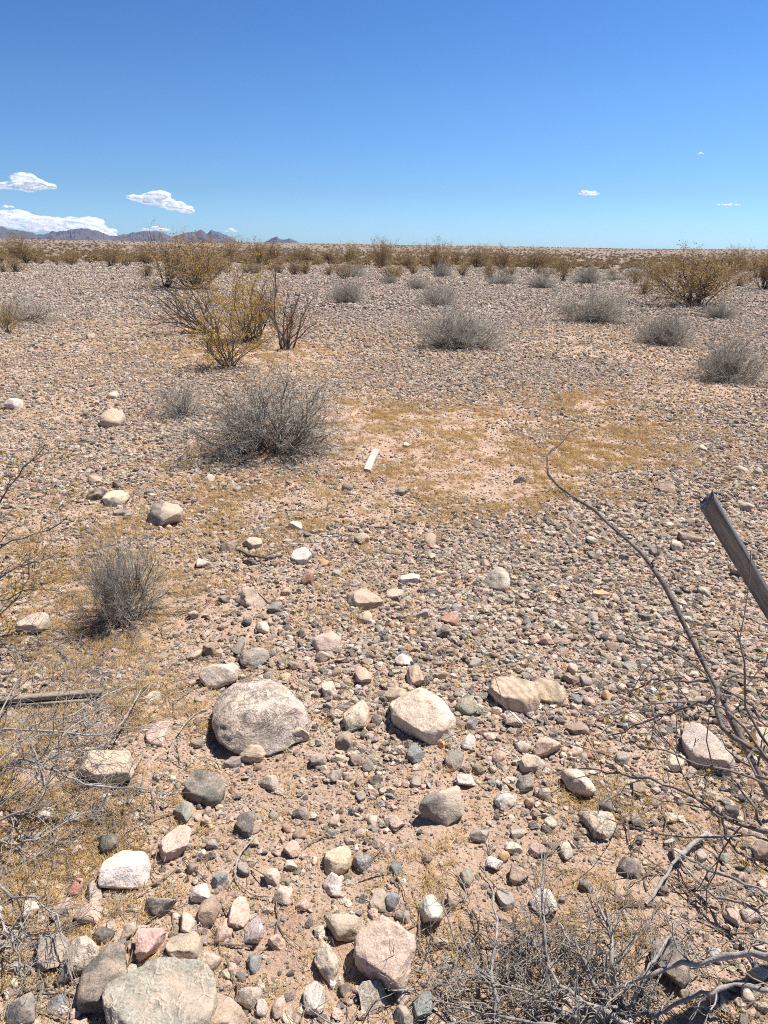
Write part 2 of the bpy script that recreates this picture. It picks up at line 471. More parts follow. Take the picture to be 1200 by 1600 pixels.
# photo pixels: x, y, width, height, colour, shape, style, label (None = worded from what it lies beside), yaw
ST = [
 (405,1115,154,120,'pale','dome','cracked','large rounded pale boulder with cracked face, biggest stone mid frame',14),
 (657,1115,98,88,'cream','oval','plain','cream knobbly rock leaning over a dark gap, right of the cracked boulder',35),
 (250,1592,190,122,'drab','flat','veined','broad flat-topped tan-grey boulder with pale veins at bottom left corner',0),
 (601,1490,96,98,'pink','block','plain','smooth pink blocky boulder at the bottom centre',12),
 (164,1197,98,54,'cream','oval','plain','long cream rounded rock beside the left tangle of dead twigs',-6),
 (808,1088,84,60,'tan','flat','banded','broad tan slab with grey bands lying flat among pebbles',20),
 (856,1083,56,40,'tan','flat','banded',None,10),
 (258,806,62,40,'grey','block','twotone','grey and tan two-toned boulder behind the upright grey bush',0),
 (183,780,44,28,'cream','flat','plain','bright cream flat rock left of the two-toned boulder',0),
 (176,656,37,25,'tan','oval','plain','lone tan rock on dark gravel left of the grey bushes',0),
 (195,1360,80,56,'white','flat','plain','large whitish flat rock right of the dead twigs, below the dark round stone',20),
 (160,1532,80,84,'dark','flat','speckled','dark grey tilted slab beside the veined flat boulder',30),
 (322,1234,64,60,'dark','flat','speckled','dark grey diamond slab lying below the cracked boulder',40),
 (1047,1500,60,62,'dark','oval','speckled','dark rounded boulder shaded by branches at bottom right',0),
 (1105,1174,78,78,'lgrey','flat','speckled','broad pale grey boulder half buried under the right-hand branches',10),
 (690,1262,74,44,'grey','block','twotone','grey and cream two-toned stone over a black shadow',8),
 (908,1226,44,44,'cream','block','plain','cream square stone standing right of centre',10),
 (932,1286,58,44,'lgrey','oval','cracked','pale grey rounded stone with fine cracks, right of centre',0),
 (342,1056,62,40,'lgrey','ang','plain','grey angular rock with white top just behind the cracked boulder',0),
 (397,1029,47,36,'grey','oval','speckled','mid grey stone behind the cracked boulder, upper of its pair',0),
 (511,1000,45,36,'pink','oval','plain','pale pinkish knobbly stone propped up above its shadow',0),
 (572,940,66,30,'tan','flat','plain','low flat tan rock above the knobbly pinkish stone',10),
 (468,1139,29,36,'cream','block','plain','small cream block touching right end of the cracked boulder',0),
 (395,1178,40,30,'tan','round','plain','small tan round stone under front of the cracked boulder',0),
 (128,1494,70,42,'lgrey','ang','cracked','jagged pale grey rock at lower left, above the dark slab',10),
 (78,1488,52,46,'grey','ang','plain',None,0),
 (350,1588,80,62,'tan','oval','plain','tan-grey rounded boulder cut by bottom edge, right of the veined boulder',0),
 (512,1505,42,62,'cream','ang','plain','cream angular stone left of the pink boulder',25),
 (540,1450,62,36,'tan','oval','plain','oval tan-grey stone above left of the pink boulder',10),
 (672,1426,36,48,'white','ang','plain','white pointed quartz stone right of the pink boulder',0),
 (848,1407,45,46,'white','oval','plain','white knobbly stone behind the dead twigs at lower right',0),
 (235,1472,44,48,'pink','ang','plain',None,0),
 (274,1318,44,46,'pink','ang','plain',None,0),
 (170,1317,37,33,'dark','round','speckled','dark round stone below the long cream rock',0),
 (137,1427,48,36,'pink','ang','plain',None,0),
 (252,1418,50,27,'dark','ang','speckled',None,0),
 (584,1556,48,38,'lgrey','ang','speckled',None,0),
 (492,1563,34,38,'white','ang','plain','white chipped stone near the bottom edge, left of centre',0),
 (729,1102,35,35,'green','ang','speckled','greenish grey angular stone right of the cream knobbly rock',0),
 (55,977,42,34,'lgrey','round','plain','pale grey cracked stone among golden leaves at left edge',0),
 (471,870,35,24,'white','oval','plain','small white oval stone above centre, right of the upright bush',0),
 (481,904,20,26,'red','block','plain','small brick red upright stone above centre',0),
 (788,1337,19,16,'orange','round','plain','small orange round pebble stone at lower right centre',0),
 (936,930,32,16,'orange','flat','plain','flat orange stone under the long bare branch',0),
 (702,970,34,19,'red','flat','plain','flat pinkish red stone at mid frame',0),
 (364,1191,32,18,'grey','flat','plain',None,0),(286,1268,30,32,'green','ang','plain',None,0),(420,1223,34,30,'lgrey','ang','plain',None,0),
 (556,1118,46,48,'cream','ang','plain',None,0),(538,1157,27,32,'dark','ang','plain',None,0),(514,1078,28,26,'cream','round','plain',None,0),
 (567,1055,32,32,'pink','ang','plain',None,0),(245,1148,42,36,'pink','flat','plain',None,0),(238,1092,24,30,'lgrey','flat','plain',None,0),
 (327,1015,20,28,'brown','block','plain',None,0),(351,936,18,13,'dark','round','plain',None,0),(395,938,46,26,'pink','ang','plain',None,0),
 (431,948,20,18,'grey','round','plain',None,0),(410,982,23,18,'cream','round','plain',None,0),(302,960,18,15,'tan','round','plain',None,0),
 (372,1013,21,23,'grey','ang','plain',None,0),(558,1186,22,20,'brown','ang','plain',None,0),(575,1197,20,20,'grey','round','plain',None,0),
 (445,1057,18,12,'orange','oval','plain',None,0),(530,1186,26,14,'cream','oval','plain',None,0),(497,1188,26,20,'grey','round','plain',None,0),
 (470,1270,30,22,'grey','ang','speckled',None,0),(582,1283,15,18,'white','oval','plain',None,0),(587,1220,24,18,'dark','round','plain',None,0),
 (618,1088,40,30,'tan','ang','plain',None,0),(631,1032,28,24,'white','round','plain',None,0),(650,1058,26,36,'tan','block','banded',None,0),
 (738,1128,20,20,'blue','round','plain',None,0),(802,1126,30,22,'cream','block','plain',None,0),(949,1088,16,15,'orange','round','plain',None,0),
 (892,1062,27,20,'brown','ang','plain',None,0),(917,1064,23,20,'grey','ang','plain',None,0),(845,1063,19,13,'dark','oval','plain',None,0),
 (985,1044,25,18,'green','flat','plain',None,0),(957,1011,23,15,'brown','oval','plain',None,0),(852,997,26,22,'pink','ang','plain',None,0),
 (906,969,23,18,'brown','ang','plain',None,0),(927,964,18,16,'grey','oval','plain',None,0),(693,987,26,20,'dark','ang','plain',None,0),
 (962,934,18,12,'pink','ang','plain',None,0),(777,906,42,34,'lgrey','ang','plain',None,0),(855,1165,48,32,'pink','ang','plain',None,0),
 (831,1195,42,30,'cream','ang','plain',None,0),(820,1223,30,32,'grey','ang','speckled',None,0),(946,1259,25,22,'dark','ang','plain',None,0),
 (995,1283,20,18,'dark','round','plain',None,0),(1192,1155,36,40,'lgrey','round','plain',None,0),(1055,1190,32,26,'cream','round','plain',None,0),
 (1093,1095,19,16,'pink','round','plain',None,0),(970,1074,18,18,'pink','round','plain',None,0),(895,1046,16,18,'cream','round','plain',None,0),
 (790,1251,32,28,'white','round','plain',None,0),(727,1220,30,22,'white','ang','plain',None,0),(650,1178,26,26,'blue','block','speckled',None,0),
 (710,1187,30,38,'grey','flat','speckled',None,0),(748,1201,20,18,'brown','round','plain',None,0),(688,1160,16,16,'orange','round','plain',None,0),
 (732,1160,22,22,'white','ang','plain',None,0),(780,1180,24,24,'pink','ang','plain',None,0),(829,1255,15,22,'red','ang','plain',None,0),
 (900,1140,42,18,'brown','flat','plain',None,0),(1160,1246,17,15,'dark','round','plain',None,0),(650,1222,19,16,'grey','round','plain',None,0),
 (900,1174,23,17,'cream','ang','plain',None,0),(850,1240,24,21,'tan','block','plain',None,0),(998,1232,26,26,'brown','ang','plain',None,0),
 (345,1375,28,28,'blue','round','twotone',None,0),(315,1395,34,24,'white','ang','plain',None,0),(374,1426,34,36,'pink','ang','plain',None,0),
 (120,1388,19,40,'red','block','plain','narrow rusty red upright stone at lower left',0),(290,1485,60,40,'tan','flat','plain',None,0),(322,1504,52,28,'tan','oval','plain',None,0),
 (350,1455,26,42,'tan','oval','plain',None,0),(400,1452,32,42,'white','ang','plain',None,0),(390,1558,40,33,'lgrey','round','plain',None,0),
 (410,1574,20,22,'white','round','plain',None,0),(397,1505,22,28,'blue','ang','plain',None,0),(526,1345,43,40,'cream','round','plain',None,0),
 (425,1370,28,23,'cream','round','plain',None,0),(442,1398,30,25,'cream','ang','plain',None,0),(565,1350,33,22,'blue','ang','speckled',None,0),
 (520,1382,30,32,'white','ang','plain',None,0),(384,1288,30,34,'dark','ang','speckled','black split stone with jagged edge, left of centre',0),(398,1290,24,26,'tan','ang','plain',None,0),
 (455,1327,28,25,'pink','round','plain',None,0),(447,1293,15,14,'red','round','plain',None,0),(162,1463,31,20,'dark','block','plain',None,0),
 (202,1455,20,26,'tan','round','plain',None,0),(45,1420,32,32,'cream','ang','plain',None,0),(95,1420,32,38,'tan','ang','plain',None,0),
 (148,1396,34,36,'lgrey','ang','banded',None,0),(300,1355,20,18,'dark','round','plain',None,0),(592,1408,36,30,'grey','flat','plain',None,0),
 (435,1572,24,42,'tan','oval','plain',None,0),(328,1425,30,36,'brown','ang','plain',None,0),(295,1440,28,48,'cream','ang','plain',None,0),
 (35,1575,58,42,'grey','ang','plain',None,0),(983,1355,38,29,'dark','oval','speckled',None,0),(790,1405,26,33,'blue','flat','plain',None,0),
 (729,1370,21,36,'green','block','plain',None,0),(708,1408,20,36,'brown','ang','plain',None,0),(802,1325,30,21,'white','oval','plain',None,0),
 (750,1308,33,20,'blue','ang','plain',None,0),(772,1350,30,20,'white','ang','plain',None,0),(812,1368,33,25,'brown','ang','plain',None,0),
 (612,1408,24,24,'blue','round','plain',None,0),(630,1430,26,18,'grey','oval','plain',None,0),(685,1472,30,15,'tan','oval','plain',None,0),
 (630,1558,24,25,'pink','round','plain',None,0),(630,1588,29,26,'green','round','plain',None,0),(660,1570,34,38,'blue','ang','speckled',None,0),
 (905,1585,66,42,'tan','flat','plain','beige flat rock half buried at bottom edge under dead twigs',0),(1192,1330,28,36,'brown','round','plain',None,0),(668,1342,16,16,'brown','round','plain',None,0),
 (840,1328,26,23,'pink','round','plain',None,0),(885,1331,21,25,'lgrey','ang','plain',None,0),(915,1385,22,18,'dark','round','plain',None,0),
 (150,775,28,18,'dark','block','plain',None,0),(190,802,26,11,'grey','flat','plain',None,0),(149,750,24,11,'tan','flat','plain',None,0),
 (233,768,13,11,'grey','round','plain',None,0),(330,747,14,13,'cream','ang','plain',None,0),(317,880,21,18,'white','ang','plain',None,0),
 (460,822,28,18,'cream','ang','plain',None,0),(395,850,30,30,'tan','flat','plain',None,0),(358,853,28,20,'brown','ang','plain',None,0),
 (507,880,17,11,'orange','oval','plain',None,0),(543,762,18,11,'grey','round','plain',None,0),(22,632,20,17,'white','ang','plain',None,0),
 (175,618,18,10,'cream','oval','plain',None,0),(370,765,13,11,'grey','round','plain',None,0),(185,757,19,11,'dark','ang','plain',None,0),
 (566,840,26,22,'tan','ang','plain',None,0),(812,750,22,12,'grey','ang','plain',None,0),(925,845,16,14,'lgrey','round','plain',None,0),
 (1057,855,18,18,'cream','ang','plain',None,0),(1040,767,36,17,'brown','flat','plain',None,0),(1080,842,44,14,'brown','flat','plain',None,0),
 (628,768,16,14,'grey','round','plain',None,0),(1160,735,18,11,'tan','oval','plain',None,0),(1186,738,16,12,'lgrey','round','plain',None,0),
 (672,845,20,18,'tan','round','plain',None,0),(759,881,15,13,'grey','round','plain',None,0),(1022,862,17,14,'dark','round','plain',None,0),
 (975,870,17,13,'dark','round','plain',None,0),(1165,792,20,13,'lgrey','round','plain',None,0),(1045,820,16,11,'cream','oval','plain',None,0),
 (1097,700,14,9,'cream','oval','plain',None,0),(142,527,13,7,'tan','oval','plain',None,0),(635,695,12,9,'white','ang','plain',None,0),
 (660,960,22,16,'lgrey','ang','plain',None,0),(1010,965,30,12,'dark','flat','plain',None,0),(640,905,34,16,'white','flat','plain',None,0),
 (617,930,40,16,'tan','flat','plain',None,0),(570,965,24,18,'tan','round','plain',None,0),(505,1025,24,18,'pink','round','plain',None,0),
 (1110,990,20,14,'brown','oval','plain',None,0),(1150,1080,20,13,'pink','oval','plain',None,0),(470,990,18,14,'dark','round','plain',None,0),
]
LAND = [  # name of landmark in labels, photo pixels
 ('the large cracked boulder', 405, 1115), ('the cream knobbly rock', 657, 1115), ('the veined flat boulder', 250, 1560), ('the pink blocky boulder', 600, 1490),
 ('the long cream rock', 164, 1197), ('the banded tan slab', 815, 1087), ('the two-toned boulder', 258, 806), ('the large whitish flat rock', 195, 1360),
 ('the dark tilted slab', 160, 1532), ('the dark diamond slab', 322, 1234), ('the shaded dark boulder', 1047, 1500), ('the half-buried grey boulder', 1105, 1174),
 ('the grey-and-cream stone', 690, 1262), ('the cream square stone', 908, 1226), ('the pale cracked stone', 932, 1286), ('the propped pinkish stone', 511, 1000),
 ('the white quartz stone', 672, 1426), ('the white knobbly stone', 848, 1407), ('the black split stone', 386, 1288), ('the dark round stone', 170, 1317),
 ('the flat orange stone', 936, 930), ('the brick red stone', 481, 904), ('the upright grey bush', 195, 920), ('the white lath', 582, 720),
 ('the leaning post', 1140, 850), ('the broad twiggy grey bush', 425, 690), ('the lone tan rock', 176, 656), ('the greenish angular stone', 729, 1102),
 ('the weathered laths', 80, 1092), ('the long bare branch', 1000, 900), ('the flat red stone', 702, 970), ('the white chipped stone', 492, 1563),
 ('the orange round pebble', 788, 1337), ('the low flat tan rock', 572, 940), ('the dead twig heap', 800, 1500), ('the small white oval stone', 471, 870),
 ('the rusty red stone', 120, 1388), ('the oval tan-grey stone', 540, 1450),
]
USED = set()
def near_label(head, x, y, skip=None):
    c = sorted(LAND, key=lambda q: math.hypot(q[1] - x, (q[2] - y) * 1.2))
    c = [q for q in c if math.hypot(q[1] - x, q[2] - y) > 14][:9]
    def rel(q):
        dx, dy = x - q[1], y - q[2]
        close = 'just ' if math.hypot(dx, dy) < 75 else ''
        if abs(dx) > 1.6 * abs(dy): w = close + ('left of ' if dx < 0 else 'right of ')
        elif abs(dy) > 1.6 * abs(dx): w = close + ('in front of ' if dy > 0 else 'behind ')
        else: w = ('in front and ' if dy > 0 else 'behind and ') + ('left of ' if dx < 0 else 'right of ')
        return w + q[0]
    for q in c:
        s = head + ' ' + rel(q)
        if s not in USED: USED.add(s); return s
    for q in c:
        for q2 in c:
            if q2 is q: continue
            s = head + ' between ' + q[0] + ' and ' + q2[0]
            if s not in USED and len(s.split()) <= 16: USED.add(s); return s
    return head + ' ' + rel(c[0])

PLACED = []
for s in ST:
    if s[7]: USED.add(s[7])

def place_stone(i, x, y, w, h, colk, kind, style, label, yaw):
    rg = np.random.default_rng(1000 + i)
    g = ground(x, y + h * .25)
    d = depth_of(g)
    w, h = w * .95, h * .95
    W = w * d / FPX
    a = math.atan2(CAMH, math.hypot(g[0], g[1]))     # how steeply we look down on it
    hh = h * d / FPX / math.cos(math.atan((y - 800) / FPX))
    asp = {'flat': .24, 'dome': .33, 'ang': .52, 'round': .62, 'oval': .41, 'block': .56}[kind]
    # split the visible height into depth and height of the stone
    Hh = asp * W
    D = (hh - .55 * Hh * math.cos(a)) / max(math.sin(a), .12)
    D = float(np.clip(D, .6 * W, 1.6 * W))
    Hh = float(np.clip((hh - .9 * D * math.sin(a)) / (.7 * math.cos(a)), .8 * asp * W, 1.5 * asp * W))
    sink = .30 if kind != 'flat' else .42
    full = Hh / (1 - sink)
    sub = 5 if w >= 90 else (4 if w >= 24 else 3)
    V, F = stone_shape((W, D, full), kind, 500 + i, sub, 1.0 if w < 60 else .8)
    gx, gy = ground(x, y + h * .04, full * (.5 - sink))[:2]
    loc = np.array([gx, gy, H1(gx, gy) + full * (.5 - sink)])
    o = add_obj('rock' if w >= 40 else 'stone', np_mesh('stone', V, F, M[style], True), None, loc)
    tilt = .0 if w > 90 else .10
    o.rotation_euler = (rg.normal(0, tilt * 1.6), rg.normal(0, tilt * 1.6), math.radians(yaw) + rg.normal(0, .12))
    c = np.array(PAL[colk][0]) * rg.uniform(.88, 1.1) * (1 + rg.normal(0, .025, 3))
    o.color = (*c, 1)
    if label is None:
        size = 'small' if w < 23 else ('fist-sized' if w < 38 else 'large')
        label = near_label(f"{size} {PAL[colk][1]} {KW[kind]} stone", x, y)
    tag(o, label, 'rock' if w >= 40 else 'stone', 'loose stones on the desert ground')
    PLACED.append((gx, gy, max(W, D) * .5, x, y, w, h))
    return o

for i, s in enumerate(ST): place_stone(i, *s)

# further loose stones of the field, each the size the ground shows there
cols = ['cream', 'white', 'tan', 'pink', 'lgrey', 'grey', 'dark', 'blue', 'brown', 'green', 'red']
pw = np.array([.13, .06, .15, .16, .14, .13, .10, .04, .06, .02, .01])
k = 0; tries = 0
while k < 108 and tries < 6000:
    tries += 1
    x = RNG.uniform(10, 1190); y = 840 + 750 * RNG.random() ** .8
    if x < 260 and y < 1150: continue
    w = RNG.uniform(16, 31) * (.58 + .5 * (y - 840) / 750); h = w * RNG.uniform(.62, .95)
    if any(abs(x - q[3]) < (w + q[5]) * .52 and abs(y - q[4]) < (h + q[6]) * .52 for q in PLACED): continue
    g = ground(x, y)
    if sandy(np.array([g[0]]), np.array([g[1]]))[0] > .6: continue
    kind = ['ang', 'ang', 'round', 'oval', 'block', 'flat'][int(RNG.integers(0, 6))]
    ck = cols[int(RNG.choice(len(cols), p=pw / pw.sum()))]
    place_stone(400 + k, x, y, w, h, ck, kind, ['plain', 'plain', 'speckled', 'plain', 'banded'][int(RNG.integers(0, 5))], None, RNG.uniform(-40, 40))
    k += 1

# ------------------------------------------------------------------ scattered ground cover (geometry nodes: one object per kind)
def scatter(name, templates, pts, rot, scl, idx, colr, mat, label, cat, smooth=False):
    V = [np.asarray(pts)]; F = []; off = len(pts); tm = [np.full(len(pts), -1)]
    for k2, (tv, tf) in enumerate(templates):
        V.append(tv); F.append(np.asarray(tf) + off); off += len(tv); tm.append(np.full(len(tv), k2))
    n = len(pts); tot = off
    pad = lambda a, w: np.vstack([np.asarray(a, float).reshape(n, w), np.zeros((tot - n, w))])
    me = np_mesh(name, np.vstack(V), F, mat, smooth, [
        ('tmpl', 'INT', 'POINT', np.concatenate(tm)),
        ('rot', 'FLOAT_VECTOR', 'POINT', pad(rot, 3)), ('scl', 'FLOAT_VECTOR', 'POINT', pad(scl, 3)),
        ('idx', 'INT', 'POINT', np.concatenate([idx, np.zeros(tot - n, int)])),
        ('col', 'FLOAT_COLOR', 'POINT', pad(np.hstack([colr, np.ones((n, 1))]), 4))])
    o = add_obj(name, me); tag(o, label, cat, kind='stuff')
    ng = bpy.data.node_groups.new('scatter_' + name, 'GeometryNodeTree')
    ng.interface.new_socket('Geometry', in_out='INPUT', socket_type='NodeSocketGeometry')
    ng.interface.new_socket('Geometry', in_out='OUTPUT', socket_type='NodeSocketGeometry')
    N = ng.nodes; L = ng.links
    gi = N.new('NodeGroupInput'); go = N.new('NodeGroupOutput')
    def attr(an, dt):
        a = N.new('GeometryNodeInputNamedAttribute'); a.data_type = dt; a.inputs['Name'].default_value = an
        return a.outputs['Attribute']
    cmp = N.new('FunctionNodeCompare'); cmp.data_type = 'INT'; cmp.operation = 'LESS_THAN'
    ins = [s for s in cmp.inputs if s.type == 'INT' and s.enabled]
    L.new(attr('tmpl', 'INT'), ins[0]); ins[1].default_value = 0
    sep = N.new('GeometryNodeSeparateGeometry'); sep.domain = 'POINT'
    L.new(gi.outputs[0], sep.inputs['Geometry']); L.new(cmp.outputs[0], sep.inputs['Selection'])
    sp = N.new('GeometryNodeSplitToInstances'); sp.domain = 'FACE'
    L.new(sep.outputs['Inverted'], sp.inputs[0]); L.new(attr('tmpl', 'INT'), sp.inputs['Group ID'])
    ip = N.new('GeometryNodeInstanceOnPoints')
    L.new(sep.outputs['Selection'], ip.inputs['Points']); L.new(sp.outputs[0], ip.inputs['Instance'])
    ip.inputs['Pick Instance'].default_value = True
    L.new(attr('idx', 'INT'), ip.inputs['Instance Index'])
    L.new(attr('rot', 'FLOAT_VECTOR'), ip.inputs['Rotation']); L.new(attr('scl', 'FLOAT_VECTOR'), ip.inputs['Scale'])
    L.new(ip.outputs[0], go.inputs[0])
    md = o.modifiers.new('scatter', 'NODES'); md.node_group = ng
    return o

def in_view(x, y, margin):
    hw = .53 * np.maximum(y, 0) + margin
    return (np.abs(x) < hw)

def pebble_templates():
    T = []
    V, F = ico(2)
    for k2 in range(16):
        rg = np.random.default_rng(90 + k2)
        v = V * (1 + .2 * fbm(V * 1.2 + k2 * 7.3, 2, 3))[:, None]
        for _ in range(6 if k2 % 4 == 0 else 14):
            n = rg.normal(size=3); n /= np.linalg.norm(n); d = rg.uniform(.45, .85)
            v = v - np.maximum(0, v @ n - d)[:, None] * n
        mn, mx = v.min(0), v.max(0); v = (v - (mn + mx) / 2) / ((mx - mn).max() / 2)
        T.append((v * .5, F))
    return T

def build_pebbles():
    P = []; SZ = []
    # (near y, far y, pebbles per m2, smallest, largest)
    bands = [(.25, 2.2, 7500, .004, .034), (2.2, 4.0, 6800, .007, .042), (4.0, 7.0, 3600, .010, .052), (7.0, 12, 1700, .015, .062), (12, 22, 620, .024, .085), (22, 42, 160, .045, .14), (42, 75, 40, .07, .21), (75, 135, 9, .12, .32)]
    for (y0, y1, dens, s0, s1) in bands:
        m = 2.3 if y0 < 8 else 3.5
        hw = .53 * y1 + m
        n = int(dens * 2 * hw * (y1 - y0))
        x = RNG.uniform(-hw, hw, n); y = RNG.uniform(y0, y1, n)
        ok = in_view(x, y, m); x, y = x[ok], y[ok]
        sd = sandy(x, y)
        clump = .66 + .4 * n2(x, y, .22, 3, 61) * (y > 5) + .3 * sstep(-.6, .6, x) * sstep(1.6, 2.4, y) + .55 * n2(x, y, 3.2, 2, 57) + .25 * n2(x, y, .5, 2, 58)
        ok = RNG.random(len(x)) < np.clip((1 - .88 * sd) * clump, 0.04, 1)
        x, y = x[ok], y[ok]; sd = sd[ok]
        u = RNG.random(len(x))
        s = s0 + (s1 - s0) * u ** np.where(y < 7, 2.5, 3.2)
        s = s * (1 - .35 * sd)
        P.append(np.stack([x, y], -1)); SZ.append(s)
    for (y0, y1, dens, s0, s1) in [(.4, 1.6, 12000, .003, .009), (1.6, 2.6, 9000, .0035, .011), (2.6, 4.2, 5200, .005, .014), (4.2, 7, 2600, .008, .018), (7, 11, 900, .012, .024)]:
        hw = .53 * y1 + 1.5
        n = int(dens * 2 * hw * (y1 - y0))
        x = RNG.uniform(-hw, hw, n); y = RNG.uniform(y0, y1, n)
        ok = in_view(x, y, 1.5) & (RNG.random(n) < np.clip(.75 + .6 * n2(x, y, 5, 2, 59), .1, 1) * (1 - .6 * sandy(x, y)))
        P.append(np.stack([x[ok], y[ok]], -1)); SZ.append(RNG.uniform(s0, s1, int(ok.sum())))
    P = np.vstack(P); s = np.concatenate(SZ)
    # keep out of the bigger stones
    keep = np.ones(len(P), bool)
    for q in PLACED:
        dd = (P[:, 0] - q[0]) ** 2 + (P[:, 1] - q[1]) ** 2
        keep &= dd > (q[2] * .72) ** 2
    P, s = P[keep], s[keep]; n = len(P)
    z = H(P[:, 0], P[:, 1])
    scl = np.stack([s * RNG.uniform(.8, 1.35, n), s * RNG.uniform(.7, 1.1, n), s * RNG.uniform(.32, .85, n)], -1)
    pts = np.stack([P[:, 0], P[:, 1], z + scl[:, 2] * .16], -1)
    rot = np.stack([RNG.normal(0, .35, n), RNG.normal(0, .35, n), RNG.uniform(0, 6.28, n)], -1)
    names = ['cream', 'white', 'tan', 'pink', 'lgrey', 'grey', 'dark', 'blue', 'brown', 'green', 'red', 'orange']
    w = np.array([.14, .04, .19, .16, .13, .15, .15, .012, .09, .006, .008, .010])
    w2 = np.array([.11, .035, .19, .17, .13, .15, .17, .01, .09, .004, .006, .004])
    pal = np.array([PAL[q][0] for q in names])
    ci = RNG.choice(len(names), n, p=w / w.sum()); ci2 = RNG.choice(len(names), n, p=w2 / w2.sum())
    # varnished darker pavement away from the sandy hollow
    dk = RNG.random(n) < np.clip(sstep(5, 11, P[:, 1]) + .5 * sstep(.3, 1.6, P[:, 0] - .3 * P[:, 1]), 0, 1)
    ci = np.where(dk, ci2, ci)
    c = pal[ci] * RNG.uniform(.72, 1.2, (n, 1)) * (1 + RNG.normal(0, .025, (n, 3)))
    c = c * .86 + .14 * np.array([.44, .345, .265])
    print('pebbles', n)
    scatter('pebbles', pebble_templates(), pts, rot, scl, RNG.integers(0, 16, n), np.clip(c, .02, .85), M['pebble'],
            'mixed grey, pink and tan pebbles covering the desert floor', 'pebbles')
build_pebbles()

# ------------------------------------------------------------------ twig builder (all twigs of a level at once)
def unit(v): return v / np.maximum(np.linalg.norm(v, axis=-1, keepdims=True), 1e-9)

def grow(o, d, ln, r0, K, wig, up, rg, taper=.45):
    n = len(o); P = np.zeros((n, K, 3)); P[:, 0] = o; d = unit(d)
    st = np.asarray(ln)[:, None] / (K - 1)
    for k2 in range(1, K):
        d = unit(d + wig * rg.normal(size=(n, 3)) + np.array([0, 0, up]))
        P[:, k2] = P[:, k2 - 1] + d * st
    R = np.asarray(r0)[:, None] * np.linspace(1, taper, K)[None]
    return P, R

def kids(P, R, m, t0, t1, ang, lf, rf, K, wig, up, rg, taper=.45, floor=None):
    """m children on every parent line"""
    n, KP = P.shape[:2]
    t = rg.uniform(t0, t1, (n, m)) * (KP - 1)
    i = np.minimum(t.astype(int), KP - 2); f = (t - i)[..., None]
    rows = np.arange(n)[:, None]
    a, b = P[rows, i], P[rows, i + 1]
    pos = a * (1 - f) + b * f
    rad = R[rows, i] * (1 - f[..., 0]) + R[rows, i + 1] * f[..., 0]
    tan = unit(b - a)
    per = rg.normal(size=tan.shape); per = unit(per - (per * tan).sum(-1, keepdims=True) * tan)
    an = rg.uniform(ang[0], ang[1], (n, m, 1))
    d = np.cos(an) * tan + np.sin(an) * per
    L = np.linalg.norm(np.diff(P, axis=1), axis=-1).sum(1)[:, None]
    ln = L * rg.uniform(lf[0], lf[1], (n, m))
    return grow(pos.reshape(-1, 3), d.reshape(-1, 3), ln.ravel(), (rad * rf).ravel(), K, wig, up, rg, taper)

def tubes(sets, sides=4, zmin=None):
    VV = []; FF = []; off = 0
    for P, R in sets:
        if not len(P): continue
        n, K = P.shape[:2]
        if zmin is not None:
            P = P.copy(); P[..., 2] = np.maximum(P[..., 2], zmin)
        T = np.zeros_like(P); T[:, 1:-1] = P[:, 2:] - P[:, :-2]; T[:, 0] = P[:, 1] - P[:, 0]; T[:, -1] = P[:, -1] - P[:, -2]
        T = unit(T)
        ref = np.where(np.abs(T[..., 2:3]) > .9, np.array([1., 0, 0]), np.array([0, 0, 1.]))
        A = unit(np.cross(T, ref)); B = np.cross(T, A)
        th = np.arange(sides) / sides * 2 * PI
        ring = P[:, :, None] + R[:, :, None, None] * (np.cos(th)[:, None] * A[:, :, None] + np.sin(th)[:, None] * B[:, :, None])
        VV.append(ring.reshape(-1, 3))
        base = (np.arange(n) * K * sides)[:, None, None] + (np.arange(K - 1) * sides)[None, :, None] + off
        s0 = np.arange(sides)[None, None]; s1 = (np.arange(sides) + 1) % sides; s1 = s1[None, None]
        FF.append(np.stack([base + s0, base + s1, base + s1 + sides, base + s0 + sides], -1).reshape(-1, 4))
        off += n * K * sides
    return np.vstack(VV), np.vstack(FF)

def leaves(P, per, size, rg, spread, tmin=.3):
    n, K = P.shape[:2]
    m = n * per
    t = rg.uniform(tmin, 1, m) * (K - 1); i = np.minimum(t.astype(int), K - 2); f = (t - i)[:, None]
    r = np.repeat(np.arange(n), per)
    c = P[r, i] * (1 - f) + P[r, i + 1] * f + rg.normal(0, spread, (m, 3))
    a = unit(rg.normal(size=(m, 3)) + np.array([0, 0, .5])); b = unit(np.cross(a, rg.normal(size=(m, 3))))
    s = size * rg.uniform(.6, 1.3, (m, 1))
    V = np.stack([c - a * s, c + b * s * .5, c + a * s, c - b * s * .5], 1).reshape(-1, 3)
    F = np.arange(m * 4).reshape(m, 4)
    return V, F

